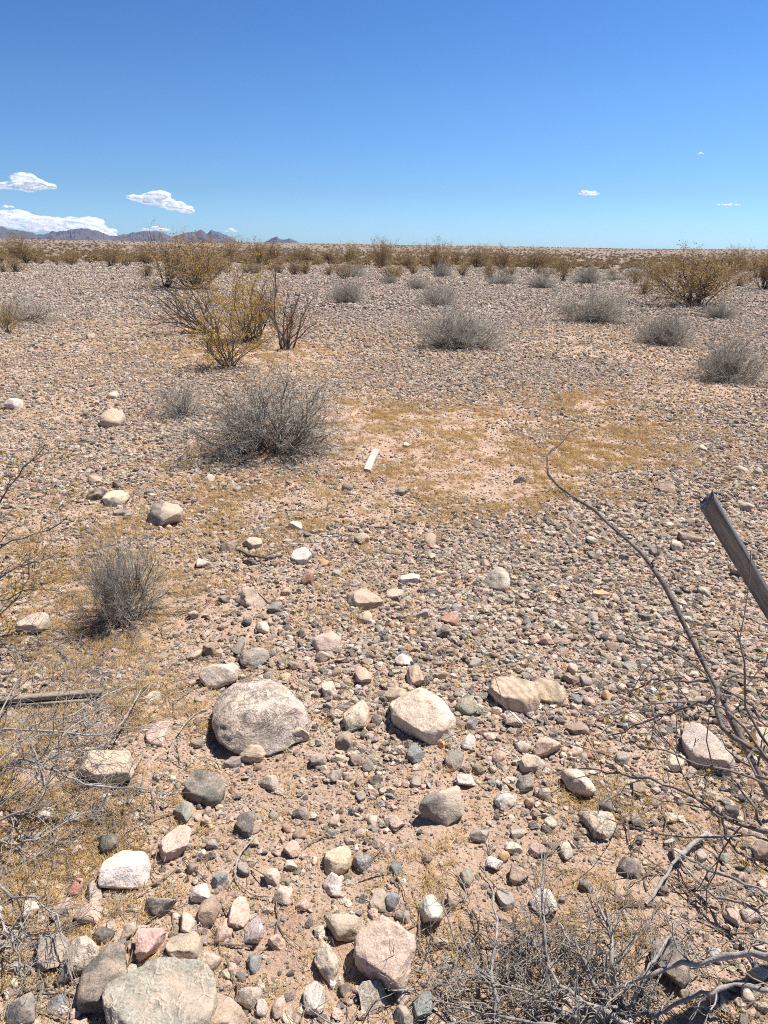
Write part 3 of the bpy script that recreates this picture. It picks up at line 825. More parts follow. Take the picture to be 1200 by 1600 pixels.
# ---- grey dead-looking ball bush (unit: radius 1, height about 1)
def ball_bush(name, seed, n0, thick, squash=.85, dens=(5, 4), spiky=.0, open_=0.0, mat='grey_twig', stem='pale_stem'):
    rg = np.random.default_rng(seed)
    ph = rg.uniform(0, 2 * PI, n0)
    ct = rg.uniform(.02 + open_, 1, n0) ** (1.25 - open_)
    st = np.sqrt(1 - ct * ct)
    d = np.stack([st * np.cos(ph), st * np.sin(ph), ct * squash + .04], -1)
    lump = 1 + .22 * vnoise(d * 2.2 + seed, seed)
    o = np.stack([.16 * rg.normal(size=n0), .16 * rg.normal(size=n0), np.zeros(n0)], -1) * .6
    P0, R0 = grow(o, d, lump * rg.uniform(.6, .92, n0), rg.uniform(.7, 1.4, n0) * thick, 8, .27, .05, rg, .45)
    P1, R1 = kids(P0, R0, dens[0], .2, .95, (.4, 1.05), (.3, .62), .6, 6, .28, .06 + spiky, rg, .5)
    P2, R2 = kids(P1, R1, dens[1], .2, .95, (.4, 1.1), (.3, .65), .66, 4, .3, .04 + spiky, rg, .55)
    P3, R3 = kids(P2, R2, dens[2], .2, .95, (.4, 1.1), (.35, .7), .75, 3, .25, .03 + spiky, rg, .6)
    root = empty(name)
    V, F = tubes([(P0, R0), (P1, R1)], 4, .0); add_obj('stems', np_mesh('stems', V, F, M[stem]), root)
    V, F = tubes([(P2, R2), (P3, R3)], 3, .004); add_obj('twigs', np_mesh('twigs', V, F, M[mat]), root)
    return root

# ---- creosote: bare dark stems fanning from the root, small leaves near the tips (unit: height about 1)
def creosote(name, seed, n0, thick, lean=.75, leaf='leaf_olive', per=5, lsize=.02, dens=(5, 4), extra=None, spread=.02, bare=0.0):
    rg = np.random.default_rng(seed)
    ph = rg.uniform(0, 2 * PI, n0); tl = rg.uniform(.12, lean, n0)
    d = np.stack([np.sin(tl) * np.cos(ph), np.sin(tl) * np.sin(ph), np.cos(tl)], -1)
    if extra is not None: d = unit(d + np.array(extra))
    o = np.stack([.05 * rg.normal(size=n0), .05 * rg.normal(size=n0), np.zeros(n0) - .01], -1)
    P0, R0 = grow(o, d, rg.uniform(.6, 1.15, n0), rg.uniform(.7, 1.3, n0) * thick, 9, .17, .05, rg, .35)
    P1, R1 = kids(P0, R0, dens[0], .18, .95, (.35, .9), (.25, .5), .55, 6, .2, .08, rg, .45)
    P2, R2 = kids(P1, R1, dens[1], .3, .98, (.3, .9), (.3, .6), .62, 4, .2, .06, rg, .5)
    root = empty(name)
    V, F = tubes([(P0, R0)], 5, .0); add_obj('stems', np_mesh('stems', V, F, M['dark_stem'], True), root)
    V, F = tubes([(P1, R1), (P2, R2)], 3, .004); add_obj('twigs', np_mesh('twigs', V, F, M['dark_twig']), root)
    if per > 0:
        n = len(P2); sel = rg.random(n) > bare
        V, F = leaves(P2[sel], per, lsize, rg, spread); V[:, 2] = np.maximum(V[:, 2], .01)
        add_obj('foliage', np_mesh('foliage', V, F, M[leaf]), root)
    return root

def put(proto, x, y, wpx, hpx, rz, label, cat, group, squeeze=1.0, unit_w=1.36, unit_h=.92, asis=False):
    """stand a (copied) shrub on the ground under pixel (x,y) with the width and height the photo shows"""
    o = proto if asis else copy_tree(proto)
    g = ground(x, y); d = depth_of(g)
    sw = wpx * d / FPX / unit_w; sh = hpx * d / FPX / unit_h
    o.location = (g[0], g[1], g[2] - .01); o.rotation_euler = (0, 0, rz)
    o.scale = (sw, sw * squeeze, sh)
    tag(o, label, cat, group)
    return o

GB = 'grey bushes dotted over the gravel'
# protos; each is itself placed the first time
bA = ball_bush('grey_bush', 11, 80, .0085, .9, (7, 4, 3), mat='grey_twig', stem='grey_stem')      # dense near bush
bC = ball_bush('grey_bush', 13, 75, .0095, .9, (6, 5, 4))
bD = ball_bush('grey_bush', 14, 65, .010, .8, (6, 5, 4))
bE = ball_bush('grey_bush', 15, 45, .010, .9, (6, 4, 3), .05)
put(bA, 424, 706, 205, 126, .4, 'broad dense twiggy grey bush left of the white lath', 'bush', GB, .9, asis=True)
put(bE, 283, 650, 78, 58, 1.0, 'small grey twig bush just left of the broad twiggy bush', 'bush', GB, asis=True)
put(bC, 715, 543, 126, 66, .2, 'round grey bush on gravel at frame centre, biggest of the right-hand ones', 'bush', GB, asis=True)
put(bD, 925, 502, 98, 54, .8, 'grey bush with pale stems at its foot, right of the central bush', 'bush', GB, asis=True)
put(bC, 1036, 538, 84, 55, 2.1, 'compact grey bush between the pale-stemmed bush and the right edge bush', 'bush', GB)
put(bC, 1140, 593, 108, 70, 4.0, 'ball-shaped grey bush at right edge, nearest of the right-hand ones', 'bush', GB)
put(bD, 684, 477, 60, 38, 2.9, 'grey bush directly behind the round central bush', 'bush', GB)
put(bC, 543, 473, 57, 38, 1.3, 'grey bush alone on gravel, right of the golden creosote', 'bush', GB)
put(bD, 1125, 496, 54, 30, .1, 'low grey bush in front of the tall right-hand creosote', 'bush', GB)
put(bC, 845, 450, 46, 23, .5, 'low grey bush behind the pale-stemmed bush, to its left', 'bush', GB)
put(bD, 783, 444, 46, 20, 1.5, 'flat dark grey bush left of the low grey bush', 'bush', GB)
put(bC, 918, 443, 40, 26, 2.5, 'far grey bush behind the pale-stemmed bush', 'bush', GB)
put(bD, 962, 439, 33, 14, 3.5, 'tiny flat grey bush left of the pale round far bush', 'bush', GB)
put(bC, 991, 434, 32, 17, 4.5, 'pale round far bush beside the tall right-hand creosote', 'bush', GB)
put(bD, 657, 451, 34, 20, 5.5, 'small grey bush behind and left of the second central bush', 'bush', GB)
put(bC, 690, 433, 30, 22, .7, 'dark little bush in line behind the central bushes', 'bush', GB)
put(bD, 608, 443, 24, 17, 1.7, 'tiny grey bush between two larger far bushes', 'bush', GB)
put(bC, 551, 433, 44, 18, 2.7, 'low far grey bush behind the lone gravel bush', 'bush', GB)
put(bE, 42, 502, 104, 42, 3.0, 'grey twig bush at left edge in front of the mountains', 'bush', GB)
# foreground upright bush with many fine stems
o = ball_bush('upright_bush', 31, 80, .0075, 1.25, (5, 4, 3), .10, .30, stem='grey_stem')
put(o, 195, 972, 150, 168, .6, 'upright fine-stemmed grey bush in the left foreground', 'bush', None, unit_w=1.25, unit_h=1.1, asis=True)

# creosotes
GC = 'creosote bushes across the plain'
c1 = creosote('creosote_bush', 41, 15, .012, 1.0, 'leaf_gold', 10, .014, (7, 5), bare=.3, spread=.02)
put(c1, 358, 571, 150, 74, .3, 'low golden creosote with a dark foot, nearest of the left clump', 'creosote', GC, .8, unit_w=1.5, asis=True)
cb = creosote('creosote_bush', 47, 16, .009, .85, 'leaf_gold', 13, .0115, (7, 5), bare=.35, spread=.02)
put(cb, 385, 535, 215, 98, 1.3, 'leafy golden creosote in the middle of the left clump', 'creosote', GC, .8, unit_w=1.5, asis=True)
c2 = creosote('creosote_bush', 42, 15, .013, 1.3, 'leaf_gold', 4, .011, (6, 4), (-.75, 0, -.02), bare=.7, spread=.012)
put(c2, 330, 520, 225, 90, 0, 'nearly bare creosote leaning left with dark arching branches', 'creosote', GC, .8, unit_w=1.7, asis=True)
cd2 = creosote('creosote_bush', 48, 9, .013, 1.0, 'leaf_gold', 2, .014, (5, 4), (.6, 0, .1), bare=.7, spread=.01)
put(cd2, 398, 532, 130, 98, 0, 'dark creosote branches leaning right over the golden clump', 'creosote', GC, .8, unit_w=1.3, asis=True)
c3 = creosote('creosote_bush', 43, 13, .014, .75, 'leaf_gold', 2, .014, (5, 4), (.2, 0, 0), bare=.8, spread=.012)
put(c3, 448, 546, 118, 98, 0, 'bare dark fan-shaped creosote right of the golden clump', 'creosote', GC, .8, unit_w=1.25, asis=True)
c4 = creosote('creosote_bush', 44, 36, .008, 1.05, 'leaf_olive', 9, .0125, (8, 5), bare=.3)
put(c4, 305, 445, 200, 68, .9, 'tall olive creosote behind the golden creosote, below the far mountains', 'creosote', GC, .8, unit_w=1.5, asis=True)
c5 = creosote('creosote_bush', 45, 28, .010, 1.05, 'leaf_olive', 11, .0125, (7, 5), bare=.3)
put(c5, 1085, 472, 235, 74, .2, 'tall wide olive-gold creosote bush near the right edge', 'creosote', GC, .8, unit_w=1.6, asis=True)
c6 = creosote('creosote_bush', 46, 26, .010, 1.0, 'leaf_olive', 5, .02, (6, 4), bare=.2, spread=.03)
put(c6, 1006, 460, 46, 26, 0, 'low ochre leafy bush left of the tall right-hand creosote', 'creosote', GC, unit_w=1.4, asis=True)
put(c4, 40, 411, 60, 36, 2.0, 'dark creosote at far left below the mountain ridge', 'creosote', GC, unit_w=1.4)
put(c6, 173, 416, 44, 28, 2.2, 'small round creosote between left ridge bushes', 'creosote', GC, unit_w=1.4)
put(c1, 12, 520, 46, 40, 1.2, 'golden creosote sprig at left edge beside grey twigs', 'creosote', GC, unit_w=1.4)
put(c3, 262, 447, 60, 80, 1.0, 'bare tall creosote stem left of the olive creosote', 'creosote', GC, unit_w=1.2)
put(c5, 1192, 452, 60, 60, 2.2, 'olive creosote cut by the right edge', 'creosote', GC, unit_w=1.5)
hand = [(595, 419, 50, 38), (680, 424, 64, 42), (640, 421, 60, 28), (835, 421, 64, 27), (785, 422, 50, 32), (880, 428, 44, 26), (745, 418, 60, 28),
        (405, 414, 50, 34), (355, 408, 60, 30), (430, 408, 36, 24), (228, 400, 60, 22), (545, 412, 40, 26), (480, 410, 60, 20), (515, 412, 40, 22),
        (112, 398, 50, 20), (1150, 428, 60, 34), (1035, 436, 40, 26), (715, 414, 40, 22), (70, 394, 60, 18), (1110, 425, 50, 26)]
for i, (x, y, w, h) in enumerate(hand):
    side = 'left' if x < 460 else ('middle' if x < 800 else 'right')
    lab = near_label_far = f"olive creosote bush in the far shrub band, "
    order = ['left of the mountains', ][0]
    names_ = {595: 'tallest twiggy one above frame centre', 680: 'tall one right behind the dark little bush', 640: 'between two tall twiggy ones', 835: 'behind the low grey bush',
              785: 'behind the flat dark grey bush', 880: 'left of the far grey bush', 745: 'right of the tall twiggy pair', 405: 'just right of the tall olive creosote',
              355: 'below the last peak of the mountains', 430: 'below the small lone peak', 228: 'left of the tall olive creosote', 545: 'behind the low far grey bush',
              480: 'right of the small lone peak', 515: 'left of the low far grey bush', 112: 'below the left mountain dip', 1150: 'behind the tall right-hand creosote',
              1035: 'right of the ochre leafy bush', 715: 'far and small behind the tall pair', 70: 'right of the dark left creosote', 1110: 'far behind the right-hand creosote'}
    put([c4, c5, c6][i % 3], x, y, w, h, i * 1.7, lab + names_[x], 'creosote', GC, unit_w=1.45)

# the far band of shrubs: single low-detail bushes
fA = creosote('creosote_bush', 51, 26, .013, 1.05, 'leaf_olive', 3, .030, (5, 3), spread=.05, bare=.2)
fB = creosote('creosote_bush', 52, 22, .013, .95, 'leaf_olive', 3, .030, (5, 3), spread=.04, bare=.4)
k = 0; tries = 0; first = {0: fA, 1: fB}
while k < 240 and tries < 4000:
    tries += 1
    r = 50 * (300 / 50) ** (RNG.random() ** .8); a = RNG.uniform(-.53, .53)
    x, y = r * math.sin(a), r * math.cos(a)
    if r < 95 and a > -.1 and RNG.random() < .5: continue
    if n2(np.array([x]), np.array([y]), .035, 2, 88)[0] + .35 * (RNG.random() - .5) < -.02: continue
    P = np.array([x, y, H1(x, y)])
    i = k % 2
    if i in first: o = first.pop(i)
    else: o = copy_tree([fA, fB][i])
    s = RNG.uniform(.7, 1.3) * (.72 if (a > -.12 and r > 75) else 1.0)
    o.location = P; o.rotation_euler = (0, 0, RNG.uniform(0, 6)); o.scale = (s * RNG.uniform(.9, 1.5), s * RNG.uniform(.9, 1.5), s)
    tag(o, 'small olive brown creosote among many in the distant band below the horizon', 'creosote', 'distant creosote band')
    k += 1

# beyond that: uncountable dots on the far slope
def far_shrubs():
    n = 11000
    r = 125 * (2200 / 125) ** (RNG.random(n) ** .7); a = RNG.uniform(-.56, .56, n)
    x, y = r * np.sin(a), r * np.cos(a)
    z = H(x, y)
    T = []
    for k2 in range(5):
        rg = np.random.default_rng(300 + k2)
        m = 95
        d = unit(rg.normal(size=(m, 3))); d[:, 2] = np.abs(d[:, 2]); c = d * rg.uniform(.3, 1, (m, 1)) * np.array([.8, .8, .9])
        aa = unit(rg.normal(size=(m, 3))); bb = unit(np.cross(aa, rg.normal(size=(m, 3)))); s = .16
        T.append((np.stack([c - aa * s, c + bb * s * .7, c + aa * s, c - bb * s * .7], 1).reshape(-1, 3), np.arange(m * 4).reshape(m, 4)))
    s = RNG.uniform(.45, 1.1, n)
    scatter('distant_shrubs', T, np.stack([x, y, z], -1), np.stack([np.zeros(n), np.zeros(n), RNG.uniform(0, 6, n)], -1),
            np.stack([s * RNG.uniform(1, 1.6, n), s * RNG.uniform(1, 1.6, n), s], -1), RNG.integers(0, 5, n), np.ones((n, 3)) * .2, M['leaf_far'],
            'dark dots of scrub covering the far slope up to the horizon', 'shrubs')
far_shrubs()

# ------------------------------------------------------------------ dry grass and twig litter
def build_grass():
    T = []
    for k2 in range(6):
        rg = np.random.default_rng(400 + k2)
        m = 15
        ph = rg.uniform(0, 2 * PI, m); tl = rg.uniform(.3, 1.25, m)
        d = np.stack([np.sin(tl) * np.cos(ph), np.sin(tl) * np.sin(ph), np.cos(tl)], -1)
        P, R = grow(np.stack([rg.normal(0, .22, m), rg.normal(0, .22, m), np.zeros(m)], -1), d, rg.uniform(.4, 1.05, m), np.full(m, .022), 4, .25, .0, rg, .4)
        P1, R1 = kids(P, R, 2, .4, .9, (.4, .9), (.25, .5), .8, 3, .25, 0, rg, .6)
        T.append(tubes([(P, R), (P1, R1)], 3, -.02))
    n = 480000
    y = 1.0 + 17 * RNG.random(n) ** 1.6; x = RNG.uniform(-1, 1, n) * (.55 * y + 1.3)
    g = gz(x, y, GRASS) * (.55 + 1.0 * n2(x, y, 2.6, 3, 63)) + .05
    fine = .62 + 1.4 * n2(x, y, 7, 2, 64)
    ok = RNG.random(n) < np.clip(g * fine * 1.25, 0, 1) * np.clip((.55 * y + 1.3) / 6.2, .22, 1)
    x, y = x[ok], y[ok]; n = len(x)
    keep = np.ones(n, bool)
    for q in PLACED: keep &= ((x - q[0]) ** 2 + (y - q[1]) ** 2) > (q[2] * .85) ** 2
    x, y = x[keep], y[keep]; n = len(x)
    s = RNG.uniform(.014, .042, n) * (.8 + .06 * y)
    print('grass', n)
    scatter('dry_grass', T, np.stack([x, y, H(x, y)], -1), np.stack([np.zeros(n), np.zeros(n), RNG.uniform(0, 6.28, n)], -1),
            np.stack([s * 1.2, s * 1.2, s * .75], -1), RNG.integers(0, 6, n), np.ones((n, 3)) * .3, M['grass'],
            'short straw coloured dry grass growing in the sandy patches', 'grass')
build_grass()

def build_litter():
    T = []
    for k2 in range(6):
        rg = np.random.default_rng(500 + k2)
        P, R = grow(np.array([[-.5, 0, .03]]), np.array([[1., rg.normal(0, .2), .02]]), np.array([1.0]), np.array([.016]), 7, .18, 0, rg, .5)
        P1, R1 = kids(P, R, 3, .2, .8, (.4, .9), (.2, .45), .7, 4, .2, 0, rg, .5)
        P[..., 2] *= .3; P1[..., 2] *= .3
        T.append(tubes([(P, R), (P1, R1)], 4, .01))
    n = 30000
    y = 1.0 + 9 * RNG.random(n) ** 1.5; x = RNG.uniform(-1, 1, n) * (.55 * y + .4)
    Z = [(120, 1080, 150, 130, 1.0), (110, 1290, 170, 130, 1.0), (300, 1100, 90, 120, .5), (900, 1480, 230, 110, 1.6), (1090, 1330, 120, 140, .9), (420, 740, 160, 40, .7),
         (200, 960, 110, 60, .9), (60, 900, 110, 120, .7), (240, 1420, 160, 110, .4), (370, 560, 130, 30, .7), (60, 1500, 90, 100, .7)]
    ok = RNG.random(n) < np.clip(gz(x, y, Z) * .45 + .02, 0, 1) * np.clip((.55 * y + .4) / 3, .2, 1)
    x, y = x[ok], y[ok]; n = len(x)
    s = RNG.uniform(.05, .17, n)
    scatter('twig_litter', T, np.stack([x, y, H(x, y) + .006], -1), np.stack([RNG.normal(0, .1, n), RNG.normal(0, .12, n), RNG.uniform(0, 6.28, n)], -1),
            np.stack([s, s, s], -1), RNG.integers(0, 6, n), np.ones((n, 3)) * .3, M['dark_twig'], 'broken dry twigs littering the sand around the bushes', 'twigs')
build_litter()

# ------------------------------------------------------------------ branches drawn through photo points: (x, y, depth along the lens axis)
def line3(pts, K):
    Q = np.array([at_depth(*p) for p in pts])
    t = np.linspace(0, 1, len(Q)); u = np.linspace(0, 1, K)
    out = []
    for k2 in range(K):            # Catmull-Rom
        s = u[k2] * (len(Q) - 1); i = min(int(s), len(Q) - 2); f = s - i
        p0 = Q[max(i - 1, 0)]; p1 = Q[i]; p2 = Q[i + 1]; p3 = Q[min(i + 2, len(Q) - 1)]
        out.append(.5 * ((2 * p1) + (-p0 + p2) * f + (2 * p0 - 5 * p1 + 4 * p2 - p3) * f * f + (-p0 + 3 * p1 - 3 * p2 + p3) * f ** 3))
    return np.array(out)

def gd(x, y, lift):
    """depth of the point above the ground by lift under this pixel"""
    return depth_of(ground(x, y, lift))

def clampz(P, lift=.006):
    z = H(P[..., 0], P[..., 1]) + lift
    P = P.copy(); P[..., 2] = np.maximum(P[..., 2], z); return P

def branch_set(defs, K=22):
    """defs: (points, r0, r1)"""
    return [(clampz(line3(p, K))[None] + 0.0, np.linspace(r0, r1, K)[None]) for p, r0, r1 in defs]

def jit(sets, amp, rg):
    out = []
    for P, R in sets:
        R = R * (1 + .16 * rg.normal(size=R.shape)).clip(.65, 1.6)
        n = rg.normal(0, amp, P.shape); n[:, 0] = 0
        out.append((P + n, R))
    return out

rg = np.random.default_rng(77)
# --- the bush at the right with the long bare branch reaching up over the gravel
base = ground(1345, 1600); bd = depth_of(base)
root = empty('leaning_bush', base)
def rel(V): return V - base
L0 = [
 ([(1345, 1600, bd), (1275, 1400, 1.21), (1205, 1250, 1.096), (1152, 1140, 1.122), (1100, 1040, 1.175), (1030, 900, 1.254), (985, 850, 1.307), (930, 800, 1.353), (868, 758, 1.399), (853, 722, 1.426), (872, 695, 1.452), (897, 668, 1.478)], 0.0060, .0012),
 ([(1345, 1600, bd), (1275, 1400, 1.21), (1250, 1240, 1.056), (1190, 1180, 1.069), (1130, 1130, 1.096), (1120, 1080, 1.122), (1150, 1055, 1.135), (1200, 1062, 1.148)], .0055, .002),
 ([(1345, 1600, bd), (1275, 1400, 1.21), (1220, 1310, 1.069), (1160, 1290, 1.122), (1100, 1255, 1.175), (1040, 1225, 1.241), (960, 1208, 1.307), (905, 1200, 1.353)], .0048, .0013),
]
P0 = jit(branch_set(L0, 26), .0022, rg)
L1 = [
 ([(1112, 1062, 1.168), (1060, 1064, 1.188), (1020, 1063, 1.214), (985, 1082, 1.254)], 0.0027, 0.0008),
 ([(1122, 1092, 1.155), (1070, 1105, 1.188), (1010, 1128, 1.241), (950, 1150, 1.294)], 0.0029, 0.0008),
 ([(1020, 884, 1.267), (1028, 860, 1.280), (1031, 845, 1.294)], 0.0020, 0.0008),
 ([(905, 783, 1.373), (875, 768, 1.386), (845, 768, 1.399)], 0.0020, 0.0008),
 ([(1152, 1140, 1.122), (1175, 1170, 1.122), (1200, 1182, 1.122)], 0.0027, 0.0014),
 ([(1140, 1120, 1.129), (1168, 1108, 1.148), (1200, 1125, 1.162)], 0.0027, 0.0014),
 ([(1130, 1268, 1.148), (1135, 1310, 1.135), (1180, 1350, 1.122), (1215, 1370, 1.109)], 0.0031, 0.0014),
 ([(1190, 1290, 1.096), (1160, 1230, 1.122), (1120, 1200, 1.162), (1080, 1190, 1.201)], 0.0027, 0.0010),
]
P1 = jit(branch_set(L1, 14), .002, rg)
allP = np.vstack([np.stack([P[0][np.linspace(0, P.shape[1] - 1, 12).astype(int)] for P, R in P0 + P1])])
allR = np.vstack([R[:, np.linspace(0, R.shape[1] - 1, 12).astype(int)] for P, R in P0 + P1])
lowP, lowR = allP[[1, 2, 3, 4, 7, 8, 9, 10]], allR[[1, 2, 3, 4, 7, 8, 9, 10]]
Pk, Rk = kids(lowP, lowR, 8, .25, 1, (.5, 1.2), (.1, .3), .55, 7, .24, -.01, rg, .4)
Pm, Rm = kids(Pk, Rk, 3, .3, 1, (.4, 1.1), (.3, .6), .65, 4, .25, 0, rg, .5)
Pa, Ra = kids(allP[:1], allR[:1] * .6, 10, .25, .95, (.4, .9), (.015, .05), .6, 4, .2, .05, rg, .4)
V, F = tubes(P0, 7); add_obj('stem', np_mesh('stem', rel(V), F, M['brown_branch'], True), root)
V, F = tubes(P1 + [(clampz(Pk), Rk), (clampz(Pm), np.maximum(Rm, .0007)), (Pa, Ra)], 4); add_obj('twigs', np_mesh('twigs', rel(V), F, M['brown_branch'], True), root)
V, F = leaves(np.vstack([Pm[::9]]), 2, .008, rg, .006); add_obj('foliage', np_mesh('foliage', rel(V), F, M['leaf_gold']), root)
tag(root, 'dark bare bush at right edge with one long branch reaching over the gravel', 'bush')

# --- the collapsed dead shrub at the bottom right: bleached branches lying over one another
base = ground(985, 1590); bd = depth_of(base)
root = empty('dead_bush', base)
def rel(V): return V - base
def G(x, y, l): return (x, y, gd(x, y, l))
L0 = [
 ([G(985, 1590, .0), G(960, 1530, .05), G(955, 1470, .09), G(935, 1410, .12)], .0075, .003),
 ([G(985, 1600, .0), G(930, 1540, .05), G(900, 1480, .08), G(870, 1440, .10)], .006, .002),
 ([G(1000, 1610, .02), G(900, 1560, .05), G(850, 1500, .06), G(830, 1460, .05)], .006, .0022),
 ([G(1260, 1488, .30), G(1200, 1490, .24), G(1120, 1497, .18), G(1040, 1515, .12), G(975, 1542, .06)], .0085, .004),
 ([G(1105, 1303, .03), G(1062, 1335, .03), G(1035, 1375, .02), G(1010, 1412, .01)], .007, .004),
 ([G(1230, 1410, .15), G(1150, 1375, .10), G(1090, 1350, .06), G(1052, 1325, .03)], .005, .002),
 ([G(1230, 1470, .12), G(1170, 1415, .08), G(1110, 1395, .05), G(1060, 1340, .03)], .005, .002),
 ([G(980, 1600, .0), G(880, 1580, .04), G(800, 1545, .05), G(720, 1530, .03)], .005, .0015),
 ([G(980, 1610, .0), G(860, 1600, .05), G(760, 1585, .05), G(670, 1560, .02)], .005, .0015),
 ([G(985, 1600, .0), G(1000, 1540, .07), G(1030, 1490, .10), G(1060, 1440, .08)], .005, .002),
 ([G(1240, 1560, .1), G(1150, 1540, .08), G(1080, 1560, .05), G(1020, 1590, .03)], .006, .003),
 ([G(870, 1600, .0), G(858, 1520, .06), G(850, 1440, .12), G(845, 1330, .16)], .004, .0015),
 ([G(780, 1600, .0), G(768, 1530, .06), G(775, 1450, .09), G(765, 1375, .10)], .005, .0018),
]
P0 = jit(branch_set(L0, 16), .0028, rg)
A = np.vstack([P[:, np.linspace(0, 15, 10).astype(int)] for P, R in P0]); AR = np.vstack([R[:, np.linspace(0, 15, 10).astype(int)] for P, R in P0])
sel = np.array([0, 1, 2, 7, 8, 9, 11, 12])
Pk, Rk = kids(A[sel], AR[sel], 16, .05, 1, (.4, 1.2), (.18, .5), .5, 6, .24, .01, rg, .4)
Pk2, Rk2 = kids(A[[3, 5, 6, 10]], AR[[3, 5, 6, 10]], 7, .1, 1, (.4, 1.1), (.15, .4), .5, 6, .22, -.01, rg, .4)
Pk = np.vstack([Pk, Pk2]); Rk = np.vstack([Rk, Rk2])
Pm, Rm = kids(Pk, Rk, 4, .2, 1, (.4, 1.1), (.3, .7), .62, 4, .28, 0, rg, .5)
# a dense low mat of fine twigs at the bottom centre
m = 150
gx = np.array([ground(rg.normal(850, 110), np.clip(rg.normal(1540, 48), 1410, 1640)) for _ in range(m)])
ph = rg.uniform(0, 6.28, m); tl = rg.uniform(.5, 1.45, m)
d = np.stack([np.sin(tl) * np.cos(ph), np.sin(tl) * np.sin(ph), np.cos(tl)], -1)
Pq, Rq = grow(gx, d, rg.uniform(.06, .17, m), rg.uniform(.0013, .0026, m), 6, .22, -.05, rg, .5)
Pr, Rr = kids(Pq, Rq, 5, .15, 1, (.4, 1.1), (.25, .55), .7, 4, .25, 0, rg, .5)
V, F = tubes(P0, 7); add_obj('branches', np_mesh('branches', rel(V), F, M['dead_branch'], True), root)
V, F = tubes([(clampz(Pk), Rk), (clampz(Pm), np.maximum(Rm, .0006)), (clampz(Pq), Rq), (clampz(Pr), Rr)], 4)
add_obj('twigs', np_mesh('twigs', rel(V), F, M['dead_twig'], True), root)
tag(root, 'collapsed dead shrub of bleached grey branches at the bottom right corner', 'dead bush')

# --- dead brush along the left edge
base = ground(-60, 1290); bd = depth_of(base)
root = empty('dead_bush', base)
def rel(V): return V - base
L0 = [
 ([G(-60, 1290, 0), G(20, 1190, .12), G(80, 1205, .14), G(140, 1225, .12), G(230, 1235, .06)], .0045, .002),
 ([G(-60, 1290, 0), G(-10, 1150, .10), G(60, 1140, .12), G(170, 1145, .10), G(215, 1085, .05), G(235, 1065, .02)], .0045, .0015),
 ([G(-60, 1270, .0), G(40, 1140, .10), G(110, 1120, .11), G(170, 1082, .10), G(240, 1060, .06)], .0035, .0012),
 ([G(-60, 1300, .0), G(30, 1270, .10), G(70, 1240, .14), G(60, 1190, .18), G(20, 1130, .2)], .004, .0012),
 ([G(-60, 1310, .0), G(0, 1385, .06), G(60, 1410, .08), G(95, 1450, .06), G(108, 1530, .02)], .004, .0015),
 ([G(-60, 1330, .0), G(-10, 1420, .06), G(20, 1470, .06), G(35, 1520, .03)], .0042, .0018),
 ([G(-60, 1290, 0), G(30, 1320, .06), G(90, 1290, .08), G(150, 1262, .06)], .0035, .001),
 ([G(-60, 1290, 0), G(40, 1230, .14), G(100, 1150, .16), G(165, 1105, .12), G(228, 1110, .05)], .0032, .001),
 ([G(-60, 1240, 0), G(30, 1060, .12), G(90, 1030, .10), G(120, 1040, .08)], .0032, .001),
 ([G(170, 1150, .03), G(165, 1185, .03), G(172, 1230, .02), G(150, 1270, .02)], .0022, .001),
]
P0 = jit(branch_set(L0, 16), .003, rg)
A = np.vstack([P[:, np.linspace(0, 15, 10).astype(int)] for P, R in P0]); AR = np.vstack([R[:, np.linspace(0, 15, 10).astype(int)] for P, R in P0])
Pk, Rk = kids(A, AR, 24, .1, 1, (.4, 1.2), (.12, .38), .55, 6, .26, .0, rg, .4)
Pm, Rm = kids(Pk, Rk, 4, .2, 1, (.4, 1.1), (.3, .7), .65, 4, .28, 0, rg, .5)
V, F = tubes(P0, 6); add_obj('branches', np_mesh('branches', rel(V), F, M['dead_branch'], True), root)
V, F = tubes([(clampz(Pk), Rk), (clampz(Pm), np.maximum(Rm, .0006))], 4); add_obj('twigs', np_mesh('twigs', rel(V), F, M['dead_twig'], True), root)
tag(root, 'tangle of dead grey twigs spreading in from the left edge', 'dead bush')

# --- living creosote reaching in from the left, golden leaves
base = ground(-90, 1010); bd = depth_of(base)
root = empty('creosote_bush', base)
def rel(V): return V - base
L0 = [
 ([G(-90, 1010, 0), (-40, 900, bd * .99), (10, 850, bd * .98), (70, 830, bd * .98), (110, 805, bd * .98)], .006, .0015),
 ([G(-90, 1010, 0), (-50, 860, bd * .97), (-5, 790, bd * .95), (35, 735, bd * .93), (70, 700, bd * .92)], .006, .0015),
 ([G(-90, 1010, 0), (-30, 930, bd), (20, 890, bd), (60, 878, bd * 1.0), (115, 850, bd)], .005, .0012),
 ([G(-90, 1010, 0), (-40, 960, bd * .98), (20, 930, bd * .96), (60, 920, bd * .95), (100, 925, bd * .95)], .005, .0012),
 ([G(-90, 1010, 0), (-60, 900, bd * 1.02), (-20, 830, bd * 1.02), (5, 770, bd * 1.02), (20, 745, bd * 1.02)], .005, .0012),
 ([G(-90, 1010, 0), (-30, 1000, bd * .97), (30, 990, bd * .95), (75, 985, bd * .93), (130, 1000, bd * .92)], .004, .0012),
 ([G(-90, 1010, 0), (-40, 980, bd * .94), (10, 950, bd * .9), (45, 905, bd * .88), (40, 870, bd * .87)], .004, .0012),
]
P0 = jit(branch_set(L0, 14), .004, rg)
A = np.vstack([P[:, np.linspace(0, 13, 10).astype(int)] for P, R in P0]); AR = np.vstack([R[:, np.linspace(0, 13, 10).astype(int)] for P, R in P0])
Pk, Rk = kids(A, AR, 9, .25, 1, (.3, .9), (.12, .3), .55, 6, .2, .03, rg, .4)
Pm, Rm = kids(Pk, Rk, 3, .2, 1, (.4, 1.0), (.3, .7), .65, 4, .24, .02, rg, .5)
